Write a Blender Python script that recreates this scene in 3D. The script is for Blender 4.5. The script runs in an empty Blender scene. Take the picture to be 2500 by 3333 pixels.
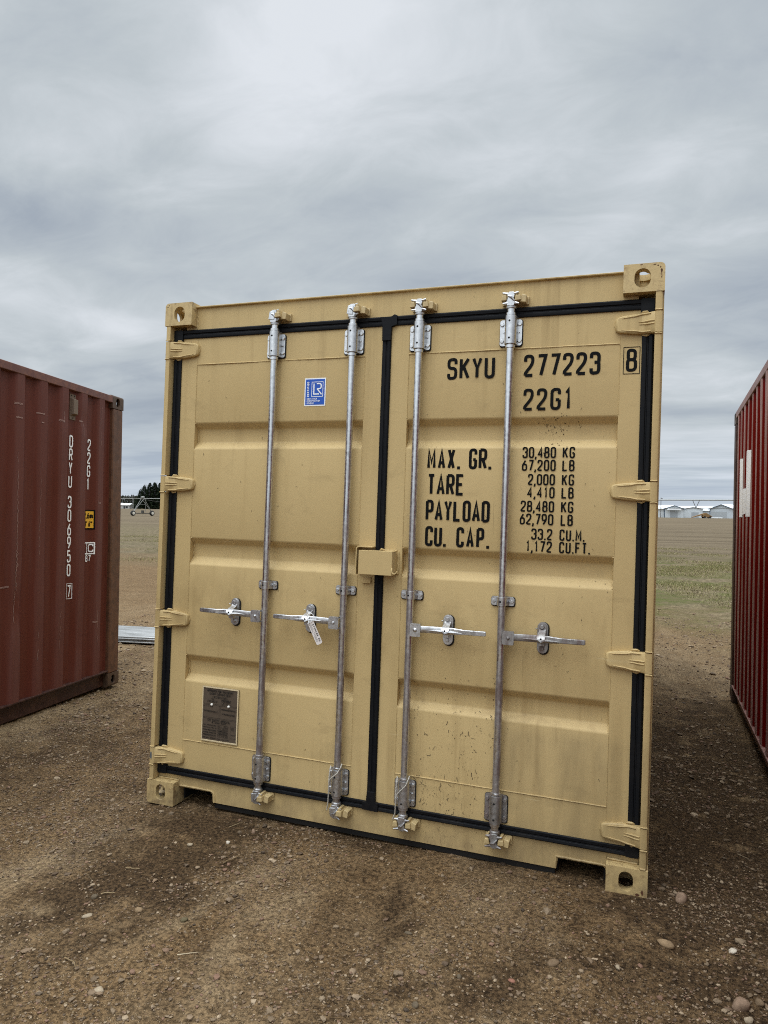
import bpy, bmesh, math, random
import numpy as np
from mathutils import Vector, Matrix, Euler
R = math.radians
PI = math.pi
random.seed(4)
rng = np.random.default_rng(11)
S = bpy.context.scene
COL = S.collection

# ------------------------------------------------------------------ camera
cam = bpy.data.cameras.new('camera')
camo = bpy.data.objects.new('camera', cam)
COL.objects.link(camo)
cam.sensor_fit = 'VERTICAL'
cam.sensor_height = 36.0
cam.lens = 25.38
cam.clip_start = 0.05
cam.clip_end = 6000
camo.matrix_world = Matrix(((0.93976, -0.01425, 0.34153, 2.4125),
                            (0.34154, -0.00178, -0.93987, -3.096),
                            (0.014, 0.9999, 0.00319, 1.5291),
                            (0, 0, 0, 1)))
S.camera = camo
S.view_settings.view_transform = 'Standard'
S.view_settings.look = 'None'
S.view_settings.gamma = 1.0
S.view_settings.exposure = 0.0
S.render.engine = 'CYCLES'
S.cycles.filter_width = 1.05
S.cycles.use_denoising = False

# ------------------------------------------------------------------ node helper
class NT:
    def __init__(self, nt):
        self.t = nt
        nt.nodes.clear()
    def n(self, typ, ins=None, **kw):
        nd = self.t.nodes.new(typ)
        for k, v in kw.items():
            setattr(nd, k, v)
        if ins:
            for k, v in ins.items():
                s = nd.inputs[k]
                if isinstance(v, bpy.types.NodeSocket):
                    self.t.links.new(v, s)
                else:
                    s.default_value = v
        return nd
    def math(self, op, a, b=0.0, c=0.0, clamp=False):
        nd = self.n('ShaderNodeMath', {0: a, 1: b, 2: c}, operation=op)
        nd.use_clamp = clamp
        return nd.outputs[0]
    def vmath(self, op, a, b=(0, 0, 0)):
        nd = self.n('ShaderNodeVectorMath', {0: a, 1: b}, operation=op)
        return nd.outputs['Value'] if op in ('DOT_PRODUCT', 'LENGTH') else nd.outputs[0]
    def noise(self, vec, scale, detail=4.0, rough=0.55, dist=0.0):
        return self.n('ShaderNodeTexNoise', {'Vector': vec, 'Scale': scale, 'Detail': detail,
                      'Roughness': rough, 'Distortion': dist}).outputs['Fac']
    def map(self, vec, scale=(1, 1, 1), rot=(0, 0, 0), loc=(0, 0, 0)):
        return self.n('ShaderNodeMapping', {'Vector': vec, 'Scale': scale, 'Rotation': rot, 'Location': loc}).outputs[0]
    def rng(self, v, a, b, c=0.0, d=1.0, smooth=False):
        nd = self.n('ShaderNodeMapRange', {'Value': v, 'From Min': a, 'From Max': b, 'To Min': c, 'To Max': d})
        nd.clamp = True
        if smooth:
            nd.interpolation_type = 'SMOOTHSTEP'
        return nd.outputs[0]
    def mix(self, f, a, b, mode='MIX'):
        nd = self.n('ShaderNodeMix', data_type='RGBA', blend_type=mode)
        def put(i, v):
            if isinstance(v, bpy.types.NodeSocket):
                self.t.links.new(v, nd.inputs[i])
            else:
                nd.inputs[i].default_value = v if i == 0 else (tuple(v) + (1,))[:4]
        put(0, f); put(6, a); put(7, b)
        return nd.outputs[2]
    def sep(self, v):
        return self.n('ShaderNodeSeparateXYZ', {0: v}).outputs

# ------------------------------------------------------------------ world: overcast sky
SKY_LOC = (11.2, 3.3, 5.0)
SUN_EL, SUN_AZ = 52.0, 205.0     # azimuth measured clockwise from +Y
W = bpy.data.worlds.new('World')
S.world = W
W.use_nodes = True
w = NT(W.node_tree)
gen = w.n('ShaderNodeTexCoord').outputs['Generated']
x, y, z = w.sep(gen)[:3]
zc = w.math('MAXIMUM', z, 0.0)
den = w.math('ADD', zc, 0.22)
px_ = w.math('DIVIDE', x, den)
py_ = w.math('DIVIDE', y, den)
pv = w.n('ShaderNodeCombineXYZ', {0: px_, 1: py_, 2: 0.0}).outputs[0]
n1 = w.noise(w.map(pv, scale=(1, 1.25, 1), rot=(0, 0, R(16)), loc=SKY_LOC), 1.15, 2.0, 0.45, 0.35)
n2 = w.noise(w.map(pv, scale=(1, 1.5, 1), rot=(0, 0, R(20)), loc=(4.2, 1.0, 2.0)), 3.4, 6.0, 0.60, 0.5)
den3 = w.math('ADD', zc, 0.09)
pv3 = w.n('ShaderNodeCombineXYZ', {0: w.math('DIVIDE', x, den3), 1: w.math('DIVIDE', y, den3), 2: 3.0}).outputs[0]
n3 = w.noise(w.map(pv3, scale=(0.40, 1.0, 1), rot=(0, 0, R(18)), loc=(1, 7, 3)), 1.2, 5.0, 0.58, 0.2)
hz = w.rng(z, 0.04, 0.17, 1.0, 0.0, True)
lo = w.math('ADD', w.math('MULTIPLY', n1, 0.70), w.math("MULTIPLY", n2, 0.30))
cl = w.n('ShaderNodeMix', {0: hz, 2: lo, 3: n3}, data_type='FLOAT').outputs[0]
cl = w.rng(cl, 0.33, 0.66)
cr = w.n('ShaderNodeValToRGB', {0: cl})
e = cr.color_ramp.elements
e[0].position = 0.0; e[0].color = (0.385, 0.440, 0.512, 1)
e[1].position = 1.0; e[1].color = (0.810, 0.850, 0.900, 1)
m_ = cr.color_ramp.elements.new(0.5); m_.color = (0.568, 0.622, 0.660, 1)
hb = w.rng(z, 0.0, 0.14, 1.0, 0.0, True)
cc = w.mix(w.math('MULTIPLY', hb, 0.5), cr.outputs[0], (0.56, 0.66, 0.80))
# brightness added to the unseen sky overhead and sunward, to light the scene
g1 = w.rng(z, 0.58, 1.0, 1.0, 7.0, True)
sd = (math.sin(R(SUN_AZ)) * math.cos(R(SUN_EL)), math.cos(R(SUN_AZ)) * math.cos(R(SUN_EL)), math.sin(R(SUN_EL)))
dt = w.vmath('DOT_PRODUCT', gen, sd)
g2 = w.rng(dt, 0.25, 1.0, 0.0, 1.2, True)
gain = w.math('ADD', g1, g2)
cc = w.mix(1.0, cc, w.n('ShaderNodeCombineXYZ', {0: gain, 1: gain, 2: gain}).outputs[0], 'MULTIPLY')
below = w.rng(z, -0.03, 0.0, 1.0, 0.0)
cc = w.mix(below, cc, (0.20, 0.165, 0.125))
bg1 = w.n('ShaderNodeBackground', {'Color': cc, 'Strength': 0.97})
sky = w.n('ShaderNodeTexSky', sky_type='NISHITA', sun_disc=False, sun_elevation=R(SUN_EL), sun_rotation=R(SUN_AZ))
bg2 = w.n('ShaderNodeBackground', {'Color': sky.outputs[0], 'Strength': 0.05})
mx = w.n('ShaderNodeMixShader', {0: 0.06, 1: bg1.outputs[0], 2: bg2.outputs[0]})
w.n('ShaderNodeOutputWorld', {0: mx.outputs[0]})

# ------------------------------------------------------------------ sun behind the cloud
sl = bpy.data.lights.new('sun', 'SUN')
sl.energy = 0.5
sl.angle = R(50)
sl.color = (1.0, 0.965, 0.91)
so = bpy.data.objects.new('sun', sl)
COL.objects.link(so)
so.rotation_euler = Vector(sd).to_track_quat('Z', 'Y').to_euler()

# ------------------------------------------------------------------ noise for terrain
def vnoise(X, Y, seed):
    xi = np.floor(X).astype(np.int64); yi = np.floor(Y).astype(np.int64)
    xf = X - xi; yf = Y - yi
    u = xf * xf * (3 - 2 * xf); v = yf * yf * (3 - 2 * yf)
    def h(a, b):
        n = (a * 374761393 + b * 668265263 + seed * 974711) & 0x7fffffff
        n = ((n ^ (n >> 13)) * 1274126177) & 0x7fffffff
        n = n ^ (n >> 16)
        return (n & 0xffff) / 65535.0
    return (h(xi, yi) * (1 - u) + h(xi + 1, yi) * u) * (1 - v) + (h(xi, yi + 1) * (1 - u) + h(xi + 1, yi + 1) * u) * v
def fbm(X, Y, f, oct, seed, gain=0.5):
    s = 0; a = 1; t = 0
    for i in range(oct):
        s = s + a * (vnoise(X * f, Y * f, seed + i) - 0.5); t += a
        a *= gain; f *= 2.03
    return s / t
def sstep(a, b, v):
    t = np.clip((v - a) / (b - a), 0, 1)
    return t * t * (3 - 2 * t)
def gbase(X, Y):
    X = np.asarray(X, float); Y = np.asarray(Y, float)
    h = -0.024 * np.clip(Y, -4, 6.2)
    h = h + (0.149 + 0.06) * sstep(7, 60, Y) + sstep(80, 240, Y) * 0.25 * (1 - sstep(-60, 0, -X) * 0.0)
    h = h - 0.012 - 0.030 * sstep(2.45, 2.8, X) * (1 - sstep(6, 9, Y)) * sstep(-0.3, 1.0, Y)
    h = h - 0.008 * np.exp(-(((X - 2.40) / 0.22) ** 2 + ((Y + 0.02) / 0.18) ** 2))
    h = h - 0.026 * sstep(-1.0, -2.0, X) * sstep(0.5, 2.0, Y) * (1 - sstep(5, 9, Y))
    h = h + 0.004 * np.exp(-(((X - 0.1) / 0.35) ** 2 + ((Y) / 0.3) ** 2))
    return h
def gh(X, Y):
    X = np.asarray(X, float); Y = np.asarray(Y, float)
    c, s = math.cos(R(-12)), math.sin(R(-12))
    U = X * c - Y * s; V = X * s + Y * c
    near = 1 - sstep(6, 20, np.abs(Y)) * 0.6
    b = 0.024 * fbm(U * 2.6, V * 0.5, 1.0, 2, 5) + 0.018 * fbm(X, Y, 3.1, 3, 21) + 0.024 * fbm(X, Y, 12, 4, 41, 0.72)
    quiet = 1 - 0.55 * np.exp(-(((X - 1.2) / 1.6) ** 2 + ((Y - 0.0) / 0.25) ** 2))
    quiet = quiet * (1 - 0.8 * np.exp(-(((X - 2.38) / 0.2) ** 2 + ((Y + 0.02) / 0.15) ** 2)))
    return gbase(X, Y) + b * near * quiet

# ------------------------------------------------------------------ materials
MAT = {}
def newmat(name):
    m = bpy.data.materials.new(name)
    m.use_nodes = True
    MAT[name] = m
    t = NT(m.node_tree)
    oc = t.n('ShaderNodeTexCoord').outputs['Object']
    return m, t, oc
def finish(t, col, rough=0.5, metal=0.0, bump=None, bs=0.2, bd=0.01, spec=0.5):
    ins = {'Base Color': col if isinstance(col, bpy.types.NodeSocket) else (tuple(col) + (1,))[:4],
           'Roughness': rough, 'Metallic': metal, 'Specular IOR Level': spec}
    if bump is not None:
        b = t.n('ShaderNodeBump', {'Height': bump, 'Strength': bs, 'Distance': bd})
        ins['Normal'] = b.outputs[0]
    p = t.n('ShaderNodeBsdfPrincipled', ins)
    t.n('ShaderNodeOutputMaterial', {0: p.outputs[0]})

def simple(name, col, rough=0.6, metal=0.0, var=0.15, scale=8.0, bs=0.1, spec=0.5):
    m, t, oc = newmat(name)
    n = t.noise(oc, scale, 5.0, 0.6)
    d = tuple(c * (1 - var) for c in col); b = tuple(min(1, c * (1 + var)) for c in col)
    finish(t, t.mix(n, d, b), rough, metal, n, bs, 0.004, spec)
    return m

def tan_mat():
    m, t, oc = newmat('tan_paint')
    x, y, z = t.sep(oc)[:3]
    big = t.noise(oc, 1.7, 4.0, 0.55)
    streak = t.noise(t.map(oc, scale=(16, 16, 0.9)), 1.0, 5.0, 0.62)
    fine = t.noise(oc, 260.0, 2.0, 0.6)
    base = t.mix(big, (0.480, 0.345, 0.153), (0.545, 0.402, 0.192))
    # grime running down the sheet
    gm = t.math('MULTIPLY', t.rng(streak, 0.50, 0.78), t.rng(t.noise(oc, 1.1, 3.0, 0.5), 0.40, 0.72))
    base = t.mix(t.math('MULTIPLY', gm, 0.78), base, (0.235, 0.150, 0.058))
    # dusty smears
    sm = t.noise(t.map(oc, scale=(2.2, 2.2, 5.0), rot=(0, R(25), 0)), 1.6, 5.0, 0.65, 0.6)
    base = t.mix(t.math('MULTIPLY', t.rng(sm, 0.58, 0.76), 0.45), base, (0.30, 0.215, 0.10))
    # dark splashes, densest low on the right leaf
    rx = t.math('MULTIPLY', t.rng(x, 1.28, 1.40), t.rng(x, 1.90, 1.70))
    lowz = t.rng(z, 1.20, 0.25)
    reg = t.math('ADD', t.math('MULTIPLY', rx, lowz), t.math('MULTIPLY', t.rng(x, 1.25, 1.35), 0.30))
    patch = t.math('MULTIPLY', t.math('MULTIPLY', t.rng(x, 1.86, 1.95), t.rng(x, 2.16, 2.02)), t.math('MULTIPLY', t.rng(z, 1.82, 1.88), t.rng(z, 2.02, 1.93)))
    reg = t.math('ADD', t.math('ADD', reg, 0.14), t.math('MULTIPLY', patch, 1.1))
    sp = t.noise(t.map(oc, scale=(105, 105, 44)), 1.0, 2.0, 0.62, 1.6)
    thr = t.math('SUBTRACT', 0.755, t.math('MULTIPLY', reg, 0.085))
    spk = t.rng(t.math('SUBTRACT', sp, thr), 0.0, 0.022)
    base = t.mix(t.math('MULTIPLY', spk, 0.55), base, (0.085, 0.055, 0.026))
    # drip lines
    dr = t.noise(t.map(oc, scale=(48, 48, 1.6)), 1.0, 3.0, 0.55, 0.15)
    base = t.mix(t.math('MULTIPLY', t.rng(dr, 0.71, 0.76), 0.38), base, (0.17, 0.115, 0.05))
    sq = t.noise(t.map(oc, scale=(3.2, 3.2, 60), rot=(0, R(18), 0)), 1.0, 3.0, 0.5, 0.5)
    sq2 = t.rng(t.noise(oc, 1.6, 2.0, 0.5), 0.50, 0.60)
    base = t.mix(t.math('MULTIPLY', t.math('MULTIPLY', t.rng(sq, 0.72, 0.75), sq2), 0.5), base, (0.60, 0.49, 0.28))
    pt = t.n('ShaderNodeNewGeometry').outputs['Pointiness']
    wear = t.math('MULTIPLY', t.rng(pt, 0.53, 0.60), t.rng(t.noise(oc, 13.0, 5.0, 0.7), 0.55, 0.66))
    
    low = t.math('MULTIPLY', t.math('MULTIPLY', t.rng(x, 1.80, 1.86), t.rng(z, 0.64, 0.58)), t.rng(t.noise(t.map(oc, scale=(5, 5, .9), rot=(0, R(-12), 0)), 1.6, 5.0, 0.62, 0.4), 0.36, 0.66))
    base = t.mix(t.math('MULTIPLY', low, 0.55), base, (0.255, 0.185, 0.090))
    # hand grime round the handles
    hz_ = t.math('MULTIPLY', t.rng(z, 0.80, 0.95), t.rng(z, 1.25, 1.08))
    hg = t.math('MULTIPLY', hz_, t.rng(t.noise(t.map(oc, scale=(3, 3, 1.5)), 1.5, 5.0, 0.65), 0.46, 0.68))
    base = t.mix(t.math('MULTIPLY', hg, 0.5), base, (0.26, 0.175, 0.075))
    # mud splash by the ground
    mud = t.math('MULTIPLY', t.rng(z, 0.24, 0.02), t.rng(t.noise(t.map(oc, scale=(1, 1, .5)), 11.0, 6.0, 0.7), 0.36, 0.62))
    base = t.mix(t.math('MULTIPLY', mud, 0.55), base, (0.185, 0.13, 0.075))
    h = t.math('ADD', t.math('MULTIPLY', fine, 0.25), t.noise(oc, 24.0, 3.0, 0.5))
    finish(t, base, t.rng(big, 0.2, 0.8, 0.46, 0.60), 0.0, h, 0.16, 0.004, 0.25)
    return m
tan_mat()

def tan_cast_mat():
    m, t, oc = newmat('tan_casting')
    big = t.noise(oc, 3.0, 4.0, 0.6)
    base = t.mix(big, (0.478, 0.345, 0.153), (0.54, 0.400, 0.190))
    x, y, z = t.sep(oc)[:3]
    ch = t.noise(oc, 30.0, 4.0, 0.7)
    edge = t.n('ShaderNodeNewGeometry').outputs['Pointiness']
    rustm = t.math('MULTIPLY', t.rng(edge, 0.53, 0.60), t.rng(ch, 0.52, 0.62))
    base = t.mix(t.math('MULTIPLY', rustm, 0.9), base, (0.11, 0.042, 0.016))
    st = t.noise(t.map(oc, scale=(40, 40, 5)), 1.0, 4.0, 0.6)
    base = t.mix(t.math('MULTIPLY', t.rng(st, 0.58, 0.75), 0.5), base, (0.26, 0.175, 0.075))
    mud = t.math('MULTIPLY', t.rng(z, 0.13, -0.01), t.rng(t.noise(oc, 22.0, 5.0, 0.65), 0.38, 0.62))
    base = t.mix(t.math('MULTIPLY', mud, 0.8), base, (0.17, 0.12, 0.07))
    finish(t, base, 0.5, 0.0, t.noise(oc, 45.0, 4.0, 0.6), 0.3, 0.004, 0.4)
tan_cast_mat()

def galv(name, tint, rough, rusty):
    m, t, oc = newmat(name)
    n = t.noise(oc, 60.0, 4.0, 0.6)
    n2 = t.noise(t.map(oc, scale=(30, 30, 6)), 1.0, 4.0, 0.6)
    a = tuple(c * 0.72 for c in tint)
    col = t.mix(t.rng(n, 0.3, 0.7), a, tint)
    z = t.sep(oc)[2]
    low = t.rng(z, 2.1, 0.9)
    k = t.math('MULTIPLY', t.math('MULTIPLY', t.rng(n2, 0.42, 0.62), low), rusty)
    col = t.mix(k, col, (0.155, 0.10, 0.085))
    grime = t.rng(t.noise(oc, 18.0, 5.0, 0.7), 0.56, 0.72)
    col = t.mix(t.math('MULTIPLY', grime, 0.45), col, (0.12, 0.10, 0.08))
    finish(t, col, t.math('ADD', t.rng(n, 0.3, 0.7, rough, rough + 0.16), t.math('MULTIPLY', k, 0.2)), t.rng(k, 0.0, 1.0, 0.95, 0.5), n, 0.12, 0.002, 0.5)
galv('galvanised_rod', (0.74, 0.75, 0.76), 0.17, 0.85)
galv('galvanised_steel', (0.68, 0.69, 0.70), 0.26, 0.3)
galv('grimy_steel', (0.42, 0.41, 0.40), 0.42, 0.8)
simple('black_hole', (0.004, 0.004, 0.004), 0.9, 0, 0.0, 5, 0)

def rubber():
    m, t, oc = newmat('black_rubber')
    n = t.noise(t.map(oc, scale=(3, 3, 14)), 3.0, 5.0, 0.65)
    du = t.rng(t.noise(oc, 7.0, 5.0, 0.7), 0.50, 0.78)
    x, y, z = t.sep(oc)[:3]
    dust = t.math('MULTIPLY', du, t.rng(z, 0.6, 0.1, 0.25, 0.9))
    col = t.mix(t.math('MULTIPLY', dust, 0.35), (0.0055, 0.0060, 0.0075), (0.055, 0.046, 0.036))
    finish(t, col, t.rng(n, 0.3, 0.7, 0.42, 0.62), 0.0, n, 0.15, 0.003, 0.14)
rubber()
simple('black_paint', (0.0055, 0.0055, 0.0055), 0.6, 0, 0.2, 30, 0.0, 0.08)
simple('white_paint', (0.93, 0.92, 0.90), 0.55, 0, 0.06, 20, 0.05)
simple('sticker_white', (0.83, 0.84, 0.84), 0.4, 0, 0.02, 10, 0.0)
simple('sticker_blue', (0.0, 0.072, 0.42), 0.4, 0, 0.04, 10, 0.0)
simple('sticker_yellow', (0.78, 0.42, 0.03), 0.45, 0, 0.04, 10, 0.0)
simple('plate_brown', (0.098, 0.073, 0.052), 0.55, 0.0, 0.22, 24, 0.1, 0.15)
simple('plate_ink', (0.010, 0.008, 0.006), 0.6, 0, 0.1, 24, 0.0)
simple('plate_edge', (0.64, 0.52, 0.32), 0.5, 0, 0.1, 30, 0.2)
simple('white_rivet', (0.75, 0.72, 0.65), 0.45, 0, 0.1, 60, 0.1)
simple('tag_ink', (0.03, 0.03, 0.032), 0.6, 0, 0.1, 40, 0.0)
simple('tag_plastic', (0.72, 0.66, 0.62), 0.5, 0, 0.06, 40, 0.0)
simple('seal_rope', (0.46, 0.43, 0.37), 0.7, 0.1, 0.25, 160, 0.2)
simple('undercoat', (0.010, 0.009, 0.008), 0.75, 0, 0.3, 14, 0.3, 0.25)
simple('keeper_worn', (0.47, 0.35, 0.17), 0.5, 0, 0.2, 40, 0.4)

def redpaint(name, c1, c2, fade, rustc, spec=0.4, rustk=0.6, rib=None):
    m, t, oc = newmat(name)
    big = t.noise(oc, 1.3, 4.0, 0.6)
    st = t.noise(t.map(oc, scale=(9, 9, 0.7)), 1.0, 5.0, 0.65)
    col = t.mix(big, c1, c2)
    col = t.mix(t.math('MULTIPLY', t.rng(st, 0.48, 0.78), 0.5), col, fade)
    sc = t.noise(t.map(oc, scale=(30, 36, 2.2)), 1.0, 4.0, 0.7, 0.3)
    sc2 = t.rng(t.noise(oc, 1.9, 3.0, 0.5), 0.50, 0.62)
    col = t.mix(t.math('MULTIPLY', t.math('MULTIPLY', t.rng(sc, 0.70, 0.73), sc2), 0.55), col, tuple(min(1, f * 3.0) for f in fade))
    if rib:      # proud ribs: chalk and scuffs, with grazing sky reflection painted into the colour
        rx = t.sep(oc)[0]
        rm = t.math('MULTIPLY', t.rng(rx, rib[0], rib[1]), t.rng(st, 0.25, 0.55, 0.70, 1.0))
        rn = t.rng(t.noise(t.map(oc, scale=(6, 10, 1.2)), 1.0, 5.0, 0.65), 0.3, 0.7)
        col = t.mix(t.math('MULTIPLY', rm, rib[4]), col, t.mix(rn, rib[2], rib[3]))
    pt = t.n('ShaderNodeNewGeometry').outputs['Pointiness']
    ru = t.math('MULTIPLY', t.rng(pt, 0.515, 0.57), t.rng(t.noise(oc, 14.0, 5.0, 0.7), 0.46, 0.60))
    col = t.mix(t.math('MULTIPLY', ru, rustk), col, rustc)
    finish(t, col, t.rng(big, 0.3, 0.7, 0.42, 0.60), 0.0, t.noise(oc, 16.0, 4.0, 0.6), 0.12, 0.006, spec)
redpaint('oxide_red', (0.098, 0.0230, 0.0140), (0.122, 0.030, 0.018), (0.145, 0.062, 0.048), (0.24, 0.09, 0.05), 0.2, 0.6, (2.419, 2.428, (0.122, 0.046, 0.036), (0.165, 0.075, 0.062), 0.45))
redpaint('oxide_red_rail', (0.120, 0.046, 0.036), (0.155, 0.066, 0.052), (0.19, 0.10, 0.08), (0.24, 0.10, 0.06))
redpaint('rusty_post', (0.105, 0.045, 0.022), (0.150, 0.066, 0.032), (0.19, 0.095, 0.055), (0.06, 0.028, 0.016))
redpaint('dark_red_rail', (0.030, 0.010, 0.007), (0.042, 0.014, 0.010), (0.055, 0.024, 0.018), (0.09, 0.04, 0.025))  # bottom rail red darkened: shade of its recess put into the colour
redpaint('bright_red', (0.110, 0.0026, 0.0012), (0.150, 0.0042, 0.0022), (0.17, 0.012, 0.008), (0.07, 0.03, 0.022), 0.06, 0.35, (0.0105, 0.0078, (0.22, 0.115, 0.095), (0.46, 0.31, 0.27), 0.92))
redpaint('faded_red', (0.22, 0.10, 0.08), (0.32, 0.17, 0.145), (0.36, 0.24, 0.20), (0.11, 0.05, 0.035), 0.4)
redpaint('rusty_casting', (0.060, 0.034, 0.020), (0.105, 0.060, 0.034), (0.13, 0.085, 0.055), (0.05, 0.028, 0.017))
simple('vent_grey', (0.165, 0.115, 0.078), 0.6, 0, 0.15, 30, 0.1)

def ground_mat():
    m, t, oc = newmat('soil')
    x, y, z = t.sep(oc)[:3]
    damp_shade = t.n('ShaderNodeAttribute', attribute_name='damp_shade').outputs['Fac']
    pale = t.n('ShaderNodeAttribute', attribute_name='pale').outputs['Fac']
    g = t.noise(oc, 62.0, 5.0, 0.78)
    g2 = t.noise(oc, 19.0, 5.0, 0.70)
    g3 = t.noise(oc, 4.0, 4.0, 0.6)
    gk = t.rng(g, 0.40, 0.61)
    soil = t.mix(gk, (0.0483, 0.0283, 0.0129), (0.2666, 0.1685, 0.0830))
    soil = t.mix(t.math('MULTIPLY', t.rng(g2, 0.45, 0.62), 0.55), soil, t.mix(gk, (0.1006, 0.0641, 0.0303), (0.2666, 0.1767, 0.0904)))
    soil = t.mix(t.math('MULTIPLY', t.rng(g3, 0.42, 0.62), 0.40), soil, t.mix(gk, (0.0363, 0.0201, 0.0081), (0.1660, 0.0952, 0.0400)))
    v = t.n('ShaderNodeTexVoronoi', {'Vector': oc, 'Scale': 120.0}, feature='F1')
    vr = t.sep(v.outputs['Color'])[0]
    grit = t.math('MULTIPLY', t.rng(v.outputs['Distance'], 0.46, 0.28), t.rng(vr, 0.66, 0.70))
    gritc = t.mix(t.sep(v.outputs['Color'])[1], (0.0855, 0.0531, 0.0281), (0.5028, 0.3662, 0.2148))
    soil = t.mix(t.math('MULTIPLY', grit, 0.85), soil, gritc)
    soil = t.mix(t.math('MULTIPLY', pale, 0.72), soil, t.mix(gk, (0.1408, 0.0971, 0.0534), (0.3721, 0.2655, 0.1518)))
    soil = t.mix(t.math('MULTIPLY', damp_shade, 0.88), soil, t.mix(gk, (0.0181, 0.0105, 0.0051), (0.1056, 0.0641, 0.0318)))
    # grass strip
    wob = t.noise(oc, 0.35, 4.0, 0.6)
    yy = t.math('ADD', t.math('ADD', y, t.math('MULTIPLY', t.math('MINIMUM', x, 0.0), 0.55)), t.math('MULTIPLY', t.math('SUBTRACT', wob, 0.5), 9.0))
    grass = t.mix(t.rng(t.noise(oc, 3.0, 5.0, 0.7), 0.35, 0.65), (0.120, 0.094, 0.046), (0.072, 0.086, 0.016))
    grass = t.mix(t.rng(t.noise(oc, 0.6, 4.0, 0.6), 0.42, 0.56), grass, t.mix(t.rng(t.noise(oc, 9.0, 4.0, 0.7), 0.4, 0.6), (0.085, 0.064, 0.034), (0.205, 0.158, 0.092)))
    dryl = t.rng(x, 1.0, -3.0, 0.0, 0.75)
    grass = t.mix(dryl, grass, t.mix(t.rng(t.noise(oc, 5.0, 5.0, 0.7), 0.4, 0.6), (0.085, 0.064, 0.036), (0.185, 0.142, 0.086)))
    fa = t.rng(yy, 7.0, 11.5)
    # stubble field
    rowv = t.map(oc, scale=(0.035, 0.42, 1), rot=(0, 0, R(-3)))
    rows = t.noise(rowv, 1.0, 5.0, 0.65)
    fld = t.mix(t.rng(rows, 0.34, 0.66), (0.075, 0.054, 0.031), (0.165, 0.125, 0.078))
    fld = t.mix(t.math('MULTIPLY', t.rng(t.noise(oc, 1.2, 5.0, 0.7), 0.4, 0.7), 0.6), fld, t.mix(t.rng(t.noise(oc, 6.0, 4.0, 0.7), 0.4, 0.6), (0.085, 0.064, 0.036), (0.205, 0.158, 0.098)))
    fb = t.rng(yy, 21.0, 30.0)
    col = t.mix(fa, soil, grass)
    col = t.mix(fb, col, fld)
    h = t.math('ADD', t.math('MULTIPLY', g, 0.55), t.math('MULTIPLY', g2, 0.7))
    h = t.math('ADD', h, t.math('MULTIPLY', grit, 0.3))
    finish(t, col, 0.9, 0.0, h, 1.0, 0.022, 0.12)
ground_mat()

def island(name, cols, rough=0.8, spec=0.3, bs=0.3, ns=60):
    m, t, oc = newmat(name)
    ri = t.n('ShaderNodeNewGeometry').outputs['Random Per Island']
    cr = t.n('ShaderNodeValToRGB', {0: ri})
    cr.color_ramp.interpolation = 'LINEAR'
    while len(cr.color_ramp.elements) < len(cols):
        cr.color_ramp.elements.new(0.5)
    for i, c in enumerate(cols):
        cr.color_ramp.elements[i].position = i / max(1, len(cols) - 1)
        cr.color_ramp.elements[i].color = tuple(c) + (1,)
    n = t.noise(oc, ns, 4.0, 0.65)
    k = t.rng(n, 0.25, 0.75, 0.70, 1.25)
    col = t.mix(1.0, cr.outputs[0], t.n('ShaderNodeCombineXYZ', {0: k, 1: k, 2: k}).outputs[0], 'MULTIPLY')
    finish(t, col, rough, 0.0, n, bs, 0.003, spec)
island('gravel_stone', [(0.0850, 0.0541, 0.0308), (0.1900, 0.1292, 0.0774), (0.1100, 0.0760, 0.0484), (0.2200, 0.1568, 0.0968), (0.0550, 0.0380, 0.0246), (0.1700, 0.1092, 0.0634), (0.2700, 0.1995, 0.1276), (0.1200, 0.0808, 0.0458), (0.3600, 0.2707, 0.1760), (0.0900, 0.0589, 0.0334), (0.2000, 0.1140, 0.0748), (0.1600, 0.1092, 0.0634)])
island('straw', [(0.23, 0.165, 0.085), (0.36, 0.28, 0.165), (0.14, 0.092, 0.05), (0.42, 0.34, 0.22)])
island('grass_blade', [(0.085, 0.105, 0.016), (0.24, 0.185, 0.095), (0.110, 0.130, 0.022), (0.30, 0.24, 0.135), (0.34, 0.28, 0.17), (0.16, 0.122, 0.060), (0.125, 0.135, 0.030), (0.27, 0.215, 0.12)], 0.8, 0.1)
island('needles', [(0.010, 0.017, 0.008), (0.022, 0.034, 0.014), (0.014, 0.023, 0.010), (0.032, 0.044, 0.020)], 0.8, 0.2, 0.1, 3)
island('bare_wood', [(0.030, 0.030, 0.022), (0.055, 0.050, 0.036), (0.028, 0.033, 0.018), (0.070, 0.062, 0.045)], 0.9, 0.2, 0.1, 3)
simple('bark', (0.060, 0.050, 0.040), 0.9, 0, 0.3, 6, 0.3)
for nm, c in (('pinkish_stone', (0.23, 0.155, 0.105)), ('tan_stone', (0.24, 0.165, 0.095)), ('pale_stone', (0.32, 0.255, 0.175)), ('grey_stone', (0.115, 0.088, 0.058)), ('greenish_stone', (0.112, 0.090, 0.050)), ('brown_stone', (0.165, 0.113, 0.068)), ('red_stone', (0.26, 0.125, 0.085)), ('white_stone', (0.50, 0.44, 0.35))):
    simple(nm, c, 0.85, 0, 0.5, 60, 0.8, 0.1)
simple('twig_brown', (0.20, 0.135, 0.065), 0.85, 0, 0.35, 60, 0.3)
simple('straw_stem', (0.27, 0.195, 0.10), 0.8, 0, 0.3, 60, 0.3)
simple('shed_wall', (0.55, 0.59, 0.61), 0.5, 0.0, 0.06, 0.6, 0.0)
simple('shed_wall_grey', (0.44, 0.48, 0.51), 0.5, 0.0, 0.06, 0.6, 0.0)
simple('shed_roof', (0.80, 0.82, 0.83), 0.45, 0.0, 0.05, 0.4, 0.0)
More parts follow.
